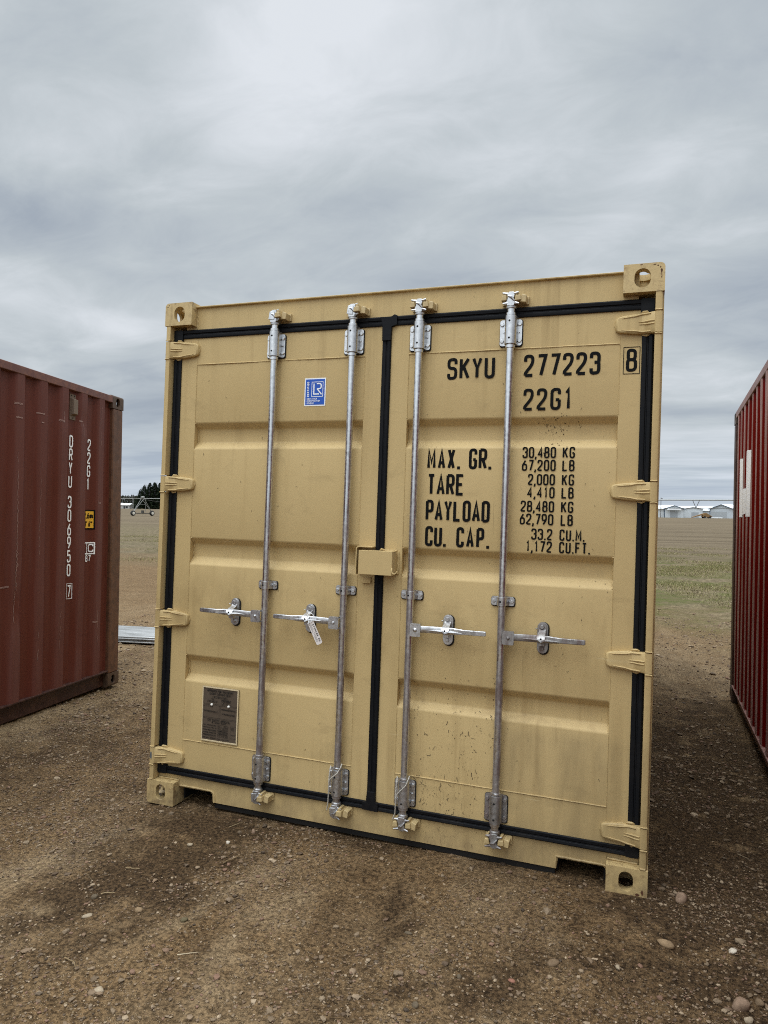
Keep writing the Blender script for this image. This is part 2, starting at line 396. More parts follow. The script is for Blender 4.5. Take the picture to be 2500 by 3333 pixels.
simple('shed_trim', (0.055, 0.085, 0.12), 0.5, 0.0, 0.05, 0.6, 0.0)
simple('shed_door', (0.33, 0.355, 0.37), 0.5, 0.0, 0.05, 0.6, 0.0)
simple('dark_glass', (0.015, 0.017, 0.02), 0.2, 0.0, 0.1, 0.6, 0.0)
simple('house_wall', (0.42, 0.42, 0.40), 0.6, 0.0, 0.1, 0.6, 0.0)
simple('house_roof', (0.50, 0.50, 0.48), 0.6, 0.0, 0.1, 0.6, 0.0)
simple('pivot_steel', (0.30, 0.30, 0.28), 0.55, 0.4, 0.15, 2, 0.0)
simple('pivot_dark', (0.08, 0.075, 0.065), 0.6, 0.3, 0.15, 2, 0.0)
simple('tyre', (0.018, 0.017, 0.016), 0.85, 0, 0.2, 6, 0.2)
simple('rim_white', (0.70, 0.66, 0.56), 0.5, 0, 0.1, 6, 0.0)
simple('machine_yellow', (0.20, 0.115, 0.04), 0.6, 0, 0.35, 1.2, 0.0)
simple('tarp', (0.75, 0.77, 0.78), 0.6, 0, 0.05, 1, 0.0)
def sheet_mat():
    m, t, oc = newmat('galvanised_sheet')
    n = t.noise(t.map(oc, scale=(1.5, 14, 10)), 2.0, 5.0, 0.6)
    col = t.mix(t.rng(n, 0.3, 0.7), (0.20, 0.20, 0.19), (0.42, 0.42, 0.41))
    finish(t, col, 0.42, 0.45, n, 0.1, 0.004)
sheet_mat()

# ------------------------------------------------------------------ mesh builder
class MB:
    def __init__(self):
        self.v = []; self.f = []; self.m = []; self.sm = []
    def add(self, vs, fs, mi=0, smooth=False):
        o = len(self.v)
        self.v += [tuple(p) for p in vs]
        for f in fs:
            self.f.append([i + o for i in f]); self.m.append(mi); self.sm.append(smooth)
    def box(self, x0, x1, y0, y1, z0, z1, mi=0):
        v = [(x0, y0, z0), (x1, y0, z0), (x1, y1, z0), (x0, y1, z0), (x0, y0, z1), (x1, y0, z1), (x1, y1, z1), (x0, y1, z1)]
        self.add(v, [(0, 3, 2, 1), (4, 5, 6, 7), (0, 1, 5, 4), (1, 2, 6, 5), (2, 3, 7, 6), (3, 0, 4, 7)], mi)
    def prism(self, poly, a, b, axis='y', mi=0, smooth=False):
        """poly: 2D points; axis y -> (x,z) extruded in y; z -> (x,y); x -> (y,z)"""
        def P(p, t):
            return (p[0], t, p[1]) if axis == 'y' else ((p[0], p[1], t) if axis == 'z' else (t, p[0], p[1]))
        n = len(poly)
        ar = sum(poly[i][0] * poly[(i + 1) % n][1] - poly[(i + 1) % n][0] * poly[i][1] for i in range(n))
        if ar < 0:
            poly = poly[::-1]
        lo, hi = min(a, b), max(a, b)
        v = [P(p, lo) for p in poly] + [P(p, hi) for p in poly]
        o = len(self.v); self.v += v
        flip = axis == 'y'
        fs = [list(range(n))[::-1], list(range(n, 2 * n))]
        for i in range(n):
            j = (i + 1) % n
            fs.append([i, j, j + n, i + n])
        for k, f in enumerate(fs):
            if flip:
                f = f[::-1]
            self.f.append([i + o for i in f]); self.m.append(mi); self.sm.append(smooth and k > 1)
    def tube(self, path, r, n=12, mi=0, cap=True):
        path = [Vector(p) for p in path]
        rr = r if isinstance(r, (list, tuple)) else [r] * len(path)
        o = len(self.v); up = None
        for i, p in enumerate(path):
            d = (path[min(i + 1, len(path) - 1)] - path[max(i - 1, 0)]).normalized()
            if up is None:
                up = Vector((0, 0, 1)) if abs(d.z) < 0.9 else Vector((1, 0, 0))
            a = d.cross(up).normalized(); b = a.cross(d).normalized(); up = b
            for k in range(n):
                t = 2 * PI * k / n
                self.v.append(tuple(p + a * (rr[i] * math.cos(t)) + b * (rr[i] * math.sin(t))))
        for i in range(len(path) - 1):
            for k in range(n):
                k2 = (k + 1) % n
                self.f.append([o + i * n + k, o + i * n + k2, o + (i + 1) * n + k2, o + (i + 1) * n + k]); self.m.append(mi); self.sm.append(True)
        if cap:
            self.f.append([o + k for k in range(n)][::-1]); self.m.append(mi); self.sm.append(False)
            e = o + (len(path) - 1) * n
            self.f.append([e + k for k in range(n)]); self.m.append(mi); self.sm.append(False)
    def cyl(self, a, b, r, n=12, mi=0, r2=None):
        self.tube([a, b], [r, r if r2 is None else r2], n, mi)
    def lathe(self, cx, cy, prof, n=20, mi=0):
        """profile of (r,z) around a vertical axis"""
        self.tube([(cx, cy, p[1]) for p in prof], [p[0] for p in prof], n, mi)
    def loft(self, secs, mi=0, smooth=True):
        """secs: rings of equal length, closed"""
        o = len(self.v); n = len(secs[0])
        for s in secs:
            self.v += [tuple(p) for p in s]
        for i in range(len(secs) - 1):
            for k in range(n):
                k2 = (k + 1) % n
                self.f.append([o + i * n + k, o + i * n + k2, o + (i + 1) * n + k2, o + (i + 1) * n + k]); self.m.append(mi); self.sm.append(smooth)
        self.f.append([o + k for k in range(n)][::-1]); self.m.append(mi); self.sm.append(False)
        e = o + (len(secs) - 1) * n
        self.f.append([e + k for k in range(n)]); self.m.append(mi); self.sm.append(False)
    def bolt(self, x, y, z, r=0.0085, h=0.006, mi=0):
        self.tube([(x, y, z), (x, y - h * 0.35, z), (x, y - h, z)], [r * 1.15, r * 1.15, r * 0.95], 6, mi)
    def build(self, name, mats, parent=None, bevel=0.0, angle=32, xf=None):
        me = bpy.data.meshes.new(name)
        vs = self.v if xf is None else [xf(p) for p in self.v]
        me.from_pydata(vs, [], self.f)
        if isinstance(mats, str):
            mats = [mats]
        for k in mats:
            me.materials.append(MAT[k])
        me.polygons.foreach_set('material_index', self.m)
        bm = bmesh.new(); bm.from_mesh(me)
        bmesh.ops.recalc_face_normals(bm, faces=bm.faces)
        bm.to_mesh(me); bm.free()
        me.polygons.foreach_set('use_smooth', [True] * len(me.polygons))
        me.set_sharp_from_angle(angle=R(angle))
        o = bpy.data.objects.new(name, me)
        COL.objects.link(o)
        if parent is not None:
            o.parent = parent
        if bevel > 0:
            b = o.modifiers.new('bevel', 'BEVEL')
            b.width = bevel; b.segments = 2; b.limit_method = 'ANGLE'; b.angle_limit = R(38)
            b.harden_normals = True
        return o
def merge(o, mb, matname):
    """add surface marks to an existing part's own mesh"""
    t = mb.build('marks', matname)
    me = o.data; k = len(me.materials); me.materials.append(MAT[matname])
    bm = bmesh.new(); bm.from_mesh(me); n = len(bm.faces); bm.from_mesh(t.data); bm.faces.ensure_lookup_table()
    for f in list(bm.faces)[n:]:
        f.material_index = k
    bm.to_mesh(me); bm.free()
    bpy.data.objects.remove(t, do_unlink=True)
def tag(o, label, cat, group=None, kind=None):
    if label: o['label'] = label
    if cat: o['category'] = cat
    if group: o['group'] = group
    if kind: o['kind'] = kind
    return o
def empty(name, label, cat, mat=None, group=None):
    o = bpy.data.objects.new(name, None)
    COL.objects.link(o)
    o.empty_display_size = 0.2
    if mat is not None:
        o.matrix_world = mat
    return tag(o, label, cat, group)
def rrect(x0, x1, z0, z1, r, n=4, corners=(1, 1, 1, 1)):
    """rounded rectangle; corners = bl, br, tr, tl"""
    pts = []
    for (cx, cz, a0, on, px, pz) in ((x0 + r, z0 + r, 180, corners[0], x0, z0), (x1 - r, z0 + r, 270, corners[1], x1, z0), (x1 - r, z1 - r, 0, corners[2], x1, z1), (x0 + r, z1 - r, 90, corners[3], x0, z1)):
        if on:
            for k in range(n + 1):
                t = R(a0 + 90 * k / n)
                pts.append((cx + r * math.cos(t), cz + r * math.sin(t)))
        else:
            pts.append((px, pz))
    return pts
def stadium(cx, cz, w_, h_, n=10):
    r = w_ / 2; s = h_ / 2 - r; pts = []
    for k in range(n + 1):
        t = PI * k / n
        pts.append((cx + r * math.cos(t), cz + s + r * math.sin(t)))
    for k in range(n + 1):
        t = PI + PI * k / n
        pts.append((cx + r * math.cos(t), cz - s + r * math.sin(t)))
    return pts

# ------------------------------------------------------------------ stroke lettering
C0 = [(1, .74), (1, 1), (0, 1), (0, 0), (1, 0), (1, .26)]
GL = {
 '0': [([(0, .5), (0, 1), (1, 1), (1, 0), (0, 0)], 'c')],
 '1': [([(.15, .80), (.6, 1), (.6, 0)], 's')],
 '2': [([(0, .72), (0, 1), (1, 1), (1, .60), (0, .12), (0, 0)], 'r'), ([(0, 0), (1, 0)], 's')],
 '3': [([(0, .76), (0, 1), (1, 1), (1, .54), (.42, .54)], 'r'), ([(.42, .54), (1, .54), (1, 0), (0, 0), (0, .24)], 'r')],
 '4': [([(.74, 0), (.74, 1), (0, .30), (1, .30)], 's')],
 '5': [([(.95, 1), (.10, 1), (.04, .52)], 's'), ([(.04, .52), (.2, .62), (1, .62), (1, 0), (0, 0), (0, .22)], 'r')],
 '6': [([(0, .3), (0, .60), (1, .60), (1, 0), (0, 0)], 'c'), ([(0, .36), (.08, .58), (.72, 1)], 's')],
 '7': [([(0, 1), (1, 1), (.38, 0)], 's')],
 '8': [([(.06, .76), (.06, 1), (.94, 1), (.94, .53), (.06, .53)], 'c'), ([(0, .26), (0, .53), (1, .53), (1, 0), (0, 0)], 'c')],
 '9': [([(0, .7), (0, 1), (1, 1), (1, .42), (0, .42)], 'c'), ([(1, .64), (.92, .42), (.28, 0)], 's')],
 'A': [([(0, 0), (.5, 1), (1, 0)], 's'), ([(.16, .28), (.84, .28)], 's')],
 'B': [([(0, 0), (0, 1)], 's'), ([(0, 1), (.95, 1), (.95, .53), (0, .53)], 'r'), ([(0, .53), (1, .53), (1, 0), (0, 0)], 'r')],
 'C': [(C0, 'r')], 'D': [([(0, 0), (0, 1)], 's'), ([(0, 1), (1, 1), (1, 0), (0, 0)], 'r')],
 'E': [([(1, 1), (0, 1), (0, 0), (1, 0)], 's'), ([(0, .52), (.85, .52)], 's')],
 'F': [([(1, 1), (0, 1), (0, 0)], 's'), ([(0, .52), (.85, .52)], 's')],
 'G': [([(1, .74), (1, 1), (0, 1), (0, 0), (1, 0), (1, .46)], 'r'), ([(1, .46), (.52, .46)], 's')],
 'H': [([(0, 0), (0, 1)], 's'), ([(1, 0), (1, 1)], 's'), ([(0, .52), (1, .52)], 's')],
 'I': [([(.5, 0), (.5, 1)], 's')], 'J': [([(1, 1), (1, 0), (0, 0), (0, .25)], 'r')],
 'K': [([(0, 0), (0, 1)], 's'), ([(1, 1), (0, .40)], 's'), ([(.36, .60), (1, 0)], 's')],
 'L': [([(0, 1), (0, 0), (1, 0)], 's')],
 'M': [([(0, 0), (0, 1), (.5, .30), (1, 1), (1, 0)], 's')],
 'N': [([(0, 0), (0, 1), (1, 0), (1, 1)], 's')],
 'O': [([(0, .5), (0, 1), (1, 1), (1, 0), (0, 0)], 'c')],
 'P': [([(0, 0), (0, 1)], 's'), ([(0, 1), (1, 1), (1, .46), (0, .46)], 'r')],
 'Q': [([(0, .5), (0, 1), (1, 1), (1, 0), (0, 0)], 'c'), ([(.6, .25), (1, 0)], 's')],
 'R': [([(0, 0), (0, 1)], 's'), ([(0, 1), (1, 1), (1, .48), (0, .48)], 'r'), ([(.5, .48), (1, 0)], 's')],
 'S': [([(1, .75), (1, 1), (0, 1), (0, .53), (1, .53), (1, 0), (0, 0), (0, .25)], 'r')],
 'T': [([(0, 1), (1, 1)], 's'), ([(.5, 1), (.5, 0)], 's')],
 'U': [([(0, 1), (0, 0), (1, 0), (1, 1)], 'r')],
 'V': [([(0, 1), (.5, 0), (1, 1)], 's')], 'W': [([(0, 1), (.25, 0), (.5, .8), (.75, 0), (1, 1)], 's')],
 'X': [([(0, 0), (1, 1)], 's'), ([(0, 1), (1, 0)], 's')],
 'Y': [([(0, 1), (.5, .48), (1, 1)], 's'), ([(.5, .48), (.5, 0)], 's')],
 'Z': [([(0, 1), (1, 1), (0, 0), (1, 0)], 's')],
 '-': [([(.1, .5), (.9, .5)], 's')], '/': [([(0, 0), (1, 1)], 's')],
 'm': [([(0, 0), (0, .62), (.5, .62), (.5, 0)], 'r'), ([(.5, .62), (1, .62), (1, 0)], 'r')],
 'i': [([(.5, 0), (.5, .68)], 's'), ([(.5, .86), (.5, 1)], 's')],
 'c': [([(1, .56), (1, .75), (0, .75), (0, 0), (1, 0), (1, .19)], 'r')],
 "'": [([(.5, .72), (.5, 1)], 's')], '"': [([(.3, .72), (.3, 1)], 's'), ([(.8, .72), (.8, 1)], 's')],
}
NARROW = {'.': 0.0, ',': 0.0, '1': 0.62, 'I': 0.25, ' ': 0.62, "'": 0.3, 'i': 0.3, '"': 0.55, 'M': 1.22, 'W': 1.3, 'm': 1.25}
def roundpath(pts, r, closed, seg=5):
    out = []; n = len(pts)
    for i in range(n):
        p = Vector(pts[i])
        if not closed and i in (0, n - 1):
            out.append(p); continue
        a = Vector(pts[i - 1]) - p; b = Vector(pts[(i + 1) % n]) - p
        rr = min(r, a.length * 0.5, b.length * 0.5)
        if a.length < 1e-9 or b.length < 1e-9:
            continue
        ang = a.angle(b)
        if ang > 3.10:
            out.append(p); continue
        p0 = p + a.normalized() * rr; p1 = p + b.normalized() * rr
        for k in range(seg + 1):
            t = k / seg
            out.append(p0 * (1 - t) ** 2 + p * 2 * t * (1 - t) + p1 * t * t)
    return out
def densify(pts, d):
    out = [pts[0]]
    for a, b in zip(pts, pts[1:]):
        k = max(1, int(math.ceil((b - a).length / d)))
        for j in range(1, k + 1):
            out.append(a.lerp(b, j / k))
    return out
def ribbon(mb, pts, sw, closed, place, lay, mi=0, cross=1):
    n = len(pts); L = []
    for i in range(n):
        p = pts[i]
        a = pts[i - 1] if (closed or i > 0) else None
        b = pts[(i + 1) % n] if (closed or i < n - 1) else None
        d1 = (p - a).normalized() if a is not None and (p - a).length > 1e-9 else None
        d2 = (b - p).normalized() if b is not None and (b - p).length > 1e-9 else None
        if d1 is None: d1 = d2
        if d2 is None: d2 = d1
        n1 = Vector((-d1.y, d1.x)); n2 = Vector((-d2.y, d2.x))
        m = n1 + n2
        if m.length < 1e-6:
            m = n1
        m.normalize()
        k = min(1.9, 1 / max(0.3, m.dot(n1)))
        L.append([p + m * (sw / 2 * k * (1 - 2 * c / cross)) for c in range(cross + 1)])
    o = len(mb.v)
    for row in L:
        for q in row:
            mb.v.append(place(q.x, q.y, lay))
    cw = cross + 1
    for i in range(n if closed else n - 1):
        j = (i + 1) % n
        for c in range(cross):
            mb.f.append([o + i * cw + c, o + i * cw + c + 1, o + j * cw + c + 1, o + j * cw + c]); mb.m.append(mi); mb.sm.append(False)
def text(mb, s, x0, x1, z0, h, sw, place, mi=0, wr=0.36, dens=None, cross=1):
    """stroke lettering filling x0..x1 between baseline z0 and z0+h"""
    cw = h * wr - sw
    ws = [max(0.0, NARROW.get(c, 1.0) * cw) if c in NARROW else cw for c in s]
    foot = [sw + w_ for w_ in ws]
    gap = (abs(x1 - x0) - sum(foot)) / max(1, len(s) - 1)
    cx = x0; lay = 0
    for c, w_, ft in zip(s, ws, foot):
        if c in '.,':
            pts = [Vector((cx + sw / 2, z0)), Vector((cx + sw / 2, z0 + sw))]
            if c == ',':
                pts = [Vector((cx + sw * 0.1, z0 - sw * .9)), Vector((cx + sw / 2, z0 + sw * .3)), Vector((cx + sw / 2, z0 + sw))]
            ribbon(mb, pts, sw, False, place, lay, mi, cross)
        elif c != ' ':
            for pts, kind in GL[c]:
                q = [(cx + sw / 2 + p[0] * w_, z0 + sw / 2 + p[1] * (h - sw)) for p in pts]
                closed = kind == 'c'
                pp = roundpath(q, w_ * 0.55, closed) if kind in 'rc' else [Vector(p) for p in q]
                if dens:
                    if closed: pp = densify(pp + [pp[0]], dens)[:-1]
                    else: pp = densify(pp, dens)
                ribbon(mb, pp, sw, closed, place, lay, mi, cross)
                lay += 1
        cx += ft + gap
def frame(mb, x0, x1, z0, z1, sw, place, mi=0, dens=None, lay=0):
    pp = [Vector((x0 + sw / 2, z0 + sw / 2)), Vector((x1 - sw / 2, z0 + sw / 2)), Vector((x1 - sw / 2, z1 - sw / 2)), Vector((x0 + sw / 2, z1 - sw / 2))]
    if dens:
        pp = densify(pp + [pp[0]], dens)[:-1]
    ribbon(mb, pp, sw, True, place, lay, mi)
def flat(yy):
    return lambda x, z, lay: (x, yy - 0.00012 * lay, z)

# ------------------------------------------------------------------ shared container pieces
CW, CL, CH = 2.438, 6.058, 2.591
def boolean_mesh(base, cutters):
    objs = []
    def mk(mb, nm):
        me = bpy.data.meshes.new(nm); me.from_pydata(mb.v, [], mb.f)
        bm = bmesh.new(); bm.from_mesh(me); bmesh.ops.recalc_face_normals(bm, faces=bm.faces); bm.to_mesh(me); bm.free()
        o = bpy.data.objects.new(nm, me); COL.objects.link(o); objs.append(o); return o
    b = mk(base, 'casting_base')
    for i, c in enumerate(cutters):
        co = mk(c, 'casting_cut')
        md = b.modifiers.new('bool', 'BOOLEAN'); md.operation = 'DIFFERENCE'; md.object = co; md.solver = 'EXACT'
    dg = bpy.context.evaluated_depsgraph_get(); dg.update()
    me = bpy.data.meshes.new_from_object(b.evaluated_get(dg))
    for o in objs:
        bpy.data.objects.remove(o, do_unlink=True)
    return me
def casting_mesh(top):
    """corner casting for the front left corner: x 0..0.162, y 0..0.178, z 0..0.118"""
    b = MB()
    b.prism(rrect(0, .162, 0, .118, .020, 5, (0, 0, 0, 1) if top else (1, 0, 0, 0)), 0, .178, 'y')
    cav = MB(); cav.box(.016, .150, .026, .150, (.014 if top else .026), (.092 if top else .104))
    f = MB()
    if top:
        f.prism(stadium(.087, .058, .064, .080), -.02, .05, 'y')
    else:
        f.prism(stadium(.084, .0625, .056, .079), -.02, .05, 'y')
    s = MB(); s.prism([(p[0] + .004, p[1]) for p in stadium(.089, .058, .060, .080)], -.02, .05, 'x')
    t = MB(); t.prism(stadium(.085, .094, .060, .100), (.06 if top else -.03), (.15 if top else .06), 'z')
    return boolean_mesh(b, [cav, f, s, t])
CASTM = {True: casting_mesh(True), False: casting_mesh(False)}
def add_castings(parent, mat, front_z=0.0, name='corner_casting'):
    for top in (True, False):
        for right in (False, True):
            for back in (False, True):
                me = CASTM[top].copy()
                if me.materials:
                    me.materials.clear()
                me.materials.append(MAT[mat])
                nv = len(me.vertices); co = np.empty(nv * 3); me.vertices.foreach_get('co', co); co = co.reshape(-1, 3)
                if right: co[:, 0] = CW - co[:, 0]
                if back: co[:, 1] = CL - co[:, 1]
                if top: co[:, 2] += CH - .118
                me.vertices.foreach_set('co', co.ravel())
                if right != back:
                    me.flip_normals()
                me.set_sharp_from_angle(angle=R(32))
                me.polygons.foreach_set('use_smooth', [True] * len(me.polygons))
                me.name = name
                o = bpy.data.objects.new(name, me); COL.objects.link(o); o.parent = parent
                bv = o.modifiers.new('bevel', 'BEVEL'); bv.width = 0.003; bv.segments = 2; bv.limit_method = 'ANGLE'; bv.angle_limit = R(45); bv.harden_normals = True
def corr(s, s0, pitch, depth=0.036, outer=0.075, web=0.0565):
    """depth of the corrugated sheet behind the outer face at distance s"""
    t = (s - s0) % pitch
    if t < outer: return 0.0
    if t < outer + web: return depth * (t - outer) / web
    inner = pitch - outer - 2 * web
    if t < outer + web + inner: return depth
    return depth * (1 - (t - outer - web - inner) / web)
def corr_breaks(a, b, s0, pitch, outer=0.075, web=0.0565):
    out = [a]
    k = math.floor((a - s0) / pitch) - 1
    while s0 + k * pitch < b:
        for d in (0, outer, outer + web, pitch - web):
            p = s0 + k * pitch + d
            if a < p < b: out.append(p)
        k += 1
    return sorted(out) + [b]
def corr_wall(a, b, z0, z1, s0, pitch, place, mi=0, nz=1, dent=None, outer=0.075):
    """grid of the sheet; place(s, d, z) -> xyz"""
    ss = []
    br = corr_breaks(a, b, s0, pitch, outer)
    for p, q in zip(br, br[1:]):
        k = max(1, int((q - p) / 0.03)) if dent else 1
        ss += [p + (q - p) * i / k for i in range(k)]
    ss.append(br[-1])
    mb = MB()
    zs = [z0 + (z1 - z0) * i / nz for i in range(nz + 1)]
    for s in ss:
        d = corr(s, s0, pitch, 0.036, outer)
        for zz in zs:
            dd = d + (dent(s, zz, d) if dent else 0.0)
            mb.v.append(place(s, dd, zz))
    n = nz + 1
    for i in range(len(ss) - 1):
        for j in range(nz):
            mb.f.append([i * n + j, (i + 1) * n + j, (i + 1) * n + j + 1, i * n + j + 1]); mb.m.append(mi); mb.sm.append(False)
    return mb

# ================================================================== GROUND
def axis(fine0, fine1, step, lo, hi, grow=1.09):
    a = list(np.arange(fine0, fine1 + 1e-6, step))
    s = step; v = a[-1]
    while v < hi:
        s *= grow; v += s; a.append(v)
    s = step; v = a[0]; pre = []
    while v > lo:
        s *= grow; v -= s; pre.append(v)
    return np.array(pre[::-1] + a)
gx = axis(-1.9, 3.5, 0.013, -900, 900, 1.07)
gy = axis(-1.9, 2.4, 0.013, -300, 1500, 1.045)
GX, GY = np.meshgrid(gx, gy, indexing='ij')
GZ = gh(GX, GY)
def add_grid(name, X, Y, Z, mat):
    nx, ny = X.shape
    me = bpy.data.meshes.new(name)
    me.vertices.add(nx * ny)
    me.vertices.foreach_set('co', np.stack([X, Y, Z], -1).astype(np.float32).ravel())
    i = np.arange(nx - 1)[:, None] * ny + np.arange(ny - 1)[None, :]
    q = np.stack([i, i + ny, i + ny + 1, i + 1], -1).reshape(-1, 4)
    me.loops.add(q.size); me.loops.foreach_set('vertex_index', q.ravel().astype(np.int32))
    me.polygons.add(len(q)); me.polygons.foreach_set('loop_start', (np.arange(len(q)) * 4).astype(np.int32))
    me.polygons.foreach_set('use_smooth', np.ones(len(q), bool))
    me.update(); me.validate()
    me.materials.append(MAT[mat])
    o = bpy.data.objects.new(name, me); COL.objects.link(o)
    return o
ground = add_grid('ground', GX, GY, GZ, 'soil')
tag(ground, None, None, None, 'structure')
def blob(X, Y, cx, cy, lx, ly, rot):
    c, s = math.cos(R(rot)), math.sin(R(rot))
    u = (X - cx) * c + (Y - cy) * s; v = -(X - cx) * s + (Y - cy) * c
    return np.exp(-((u / lx) ** 2 + (v / ly) ** 2))
wx = GX + 0.16 * fbm(GX, GY, 3.0, 3, 61); wy = GY + 0.16 * fbm(GX, GY, 3.0, 3, 71)
c_, s_ = math.cos(R(-14)), math.sin(R(-14))
UU = GX * c_ - GY * s_; VV = GX * s_ + GY * c_
trk = fbm(UU * 3.4, VV * 0.7, 1.0, 4, 91)
damp_shade = 0.42 * sstep(0.02, 0.14, trk)
for b in ((.44, -.76, .34, .12, 72, .9), (.62, -.50, .34, .09, 75, .85), (.72, -.95, .40, .05, 75, .6), (1.62, -.62, .16, .05, 72, .7), (1.72, -.95, .12, .04, 50, .8), (.42, -.20, .34, .14, 30, .7), (.70, -.62, .35, .07, 78, .7),
          (1.52, -.42, .16, .07, 80, .65), (1.98, -.75, .20, .09, 70, .6), (1.0, -.55, .14, .06, 60, .5), (2.75, .2, .75, .5, 80, .75), (2.5, -.35, .5, .35, 60, .45), (2.85, 1.9, 1.4, .40, 90, .75), (2.8, 1.3, 1.9, .55, 90, 1.0),  # blobs in the right channel paint the shade between containers into the soil
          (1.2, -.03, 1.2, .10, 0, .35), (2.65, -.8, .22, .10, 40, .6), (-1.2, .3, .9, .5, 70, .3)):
    damp_shade = damp_shade + 1.35 * b[5] * blob(wx, wy, *b[:5])
damp_shade = np.clip(damp_shade * (0.75 + 2.6 * fbm(GX, GY, 7, 4, 15, .65)), 0, 1) * (1 - sstep(4.5, 8, GY))
pale = 0.50 * sstep(0.03, 0.14, fbm(UU * 3.0 + 7, VV * 0.6, 1.0, 4, 131))
for b in ((.15, -.55, .55, .16, 76, .8), (.30, -1.15, .40, .16, 72, .75), (.84, -.72, .40, .040, 76, 1.2), (.66, -1.0, .42, .035, 74, .8), (.06, -.62, .5, .06, 74, .9), (1.12, -.62, .30, .05, 80, .6), (1.05, -1.1, .30, .10, 70, .5), (.0, .15, .35, .10, 72, .6),
          (1.5, -.75, .35, .2, 80, .35), (2.0, -1.0, .3, .15, 70, .3), (-.1, -.1, .3, .06, 74, .7), (2.95, 5.2, 1.7, .5, 90, .75), (-2.9, 5.6, 3.2, 1.6, 100, .8), (-1.5, .6, .6, .35, 70, .5)):
    pale = pale + 1.3 * b[5] * blob(wx, wy, *b[:5])
pale = np.clip(pale * (1 - 0.75 * damp_shade) * (0.8 + 2.6 * fbm(GX, GY, 6, 4, 45, .65)), 0, 1) * (1 - sstep(7.5, 11, GY))
for nm, arr in (('damp_shade', damp_shade), ('pale', pale)):
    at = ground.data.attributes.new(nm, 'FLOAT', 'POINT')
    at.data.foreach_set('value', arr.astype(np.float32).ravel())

def inside_box(X, Y):
    """footprints of the three containers"""
    tanb = (X > 0.03) & (X < 2.40) & (Y > 0.10) & (Y < 6.1)
    return tanb
ico = bmesh.new(); bmesh.ops.create_icosphere(ico, subdivisions=1, radius=1.0)
IV = np.array([v.co[:] for v in ico.verts]); IF = np.array([[v.index for v in f.verts] for f in ico.faces]); ico.free()
ico = bmesh.new(); bmesh.ops.create_icosphere(ico, subdivisions=2, radius=1.0)
IV2 = np.array([v.co[:] for v in ico.verts]); IF2 = np.array([[v.index for v in f.verts] for f in ico.faces]); ico.free()
def mesh_np(name, V, F, mat, smooth=False):
    me = bpy.data.meshes.new(name); k = F.shape[1]
    me.vertices.add(len(V)); me.vertices.foreach_set('co', V.astype(np.float32).ravel())
    me.loops.add(F.size); me.loops.foreach_set('vertex_index', F.ravel().astype(np.int32))
    me.polygons.add(len(F)); me.polygons.foreach_set('loop_start', (np.arange(len(F)) * k).astype(np.int32))
    me.polygons.foreach_set('use_smooth', np.full(len(F), smooth))
    me.update(); me.validate(); me.materials.append(MAT[mat])
    o = bpy.data.objects.new(name, me); COL.objects.link(o); return o
def scatter(n, xr, yr, smin, smax, power, seed, ybias=None):
    g = np.random.default_rng(seed)
    X = g.uniform(*xr, n); Y = g.uniform(*yr, n)
    if ybias:
        Y = yr[0] + (yr[1] - yr[0]) * g.random(n) ** ybias
    ok = ~inside_box(X, Y); X = X[ok]; Y = Y[ok]; n = len(X)
    r = smin + (smax - smin) * g.random(n) ** power
    cl = fbm(X, Y, 2.2, 3, 301)
    keep = g.random(n) < np.clip(0.55 + 2.2 * cl, 0.08, 1)
    X, Y, r = X[keep], Y[keep], r[keep]
    return X, Y, r, g
VV_, FF_, off = [], [], 0
for (n, xr, yr, a, b, p, sd_, yb) in ((60000, (-1.6, 3.4), (-1.75, 1.3), .0018, .0056, 2.0, 1, None), (15000, (-2.2, 3.6), (-1.75, 3.0), .0042, .0120, 2.6, 2, None),
                                 (26000, (-5, 4.2), (1.0, 9.5), .005, .018, 2.4, 3, 1.2), (160, (-2.0, 3.5), (-1.6, 2.5), .010, .017, 2.4, 5, None), (600, (-5, 4.5), (2.5, 11), .012, .030, 2.0, 6, None)):
    X, Y, r, g = scatter(n, xr, yr, a, b, p, sd_, yb)
    Z = gh(X, Y); m = len(X)
    sc = np.stack([g.uniform(.8, 1.5, m), g.uniform(.7, 1.15, m), g.uniform(.42, .8, m)], -1) * r[:, None]
    th = g.uniform(0, 2 * PI, m); jit = 1 + g.normal(0, .15, (m, len(IV), 1))
    P = IV[None] * jit * sc[:, None, :]
    c = np.cos(th)[:, None]; s = np.sin(th)[:, None]
    Q = np.stack([P[..., 0] * c - P[..., 1] * s + X[:, None], P[..., 0] * s + P[..., 1] * c + Y[:, None], P[..., 2] + (Z + r * 0.30)[:, None]], -1)
    VV_.append(Q.reshape(-1, 3)); FF_.append((IF[None] + (np.arange(m) * len(IV))[:, None, None]).reshape(-1, 3) + off); off += m * len(IV)
o = mesh_np('gravel', np.concatenate(VV_), np.concatenate(FF_), 'gravel_stone')
tag(o, 'loose gravel scattered over the brown sandy ground', 'gravel', None, 'stuff')
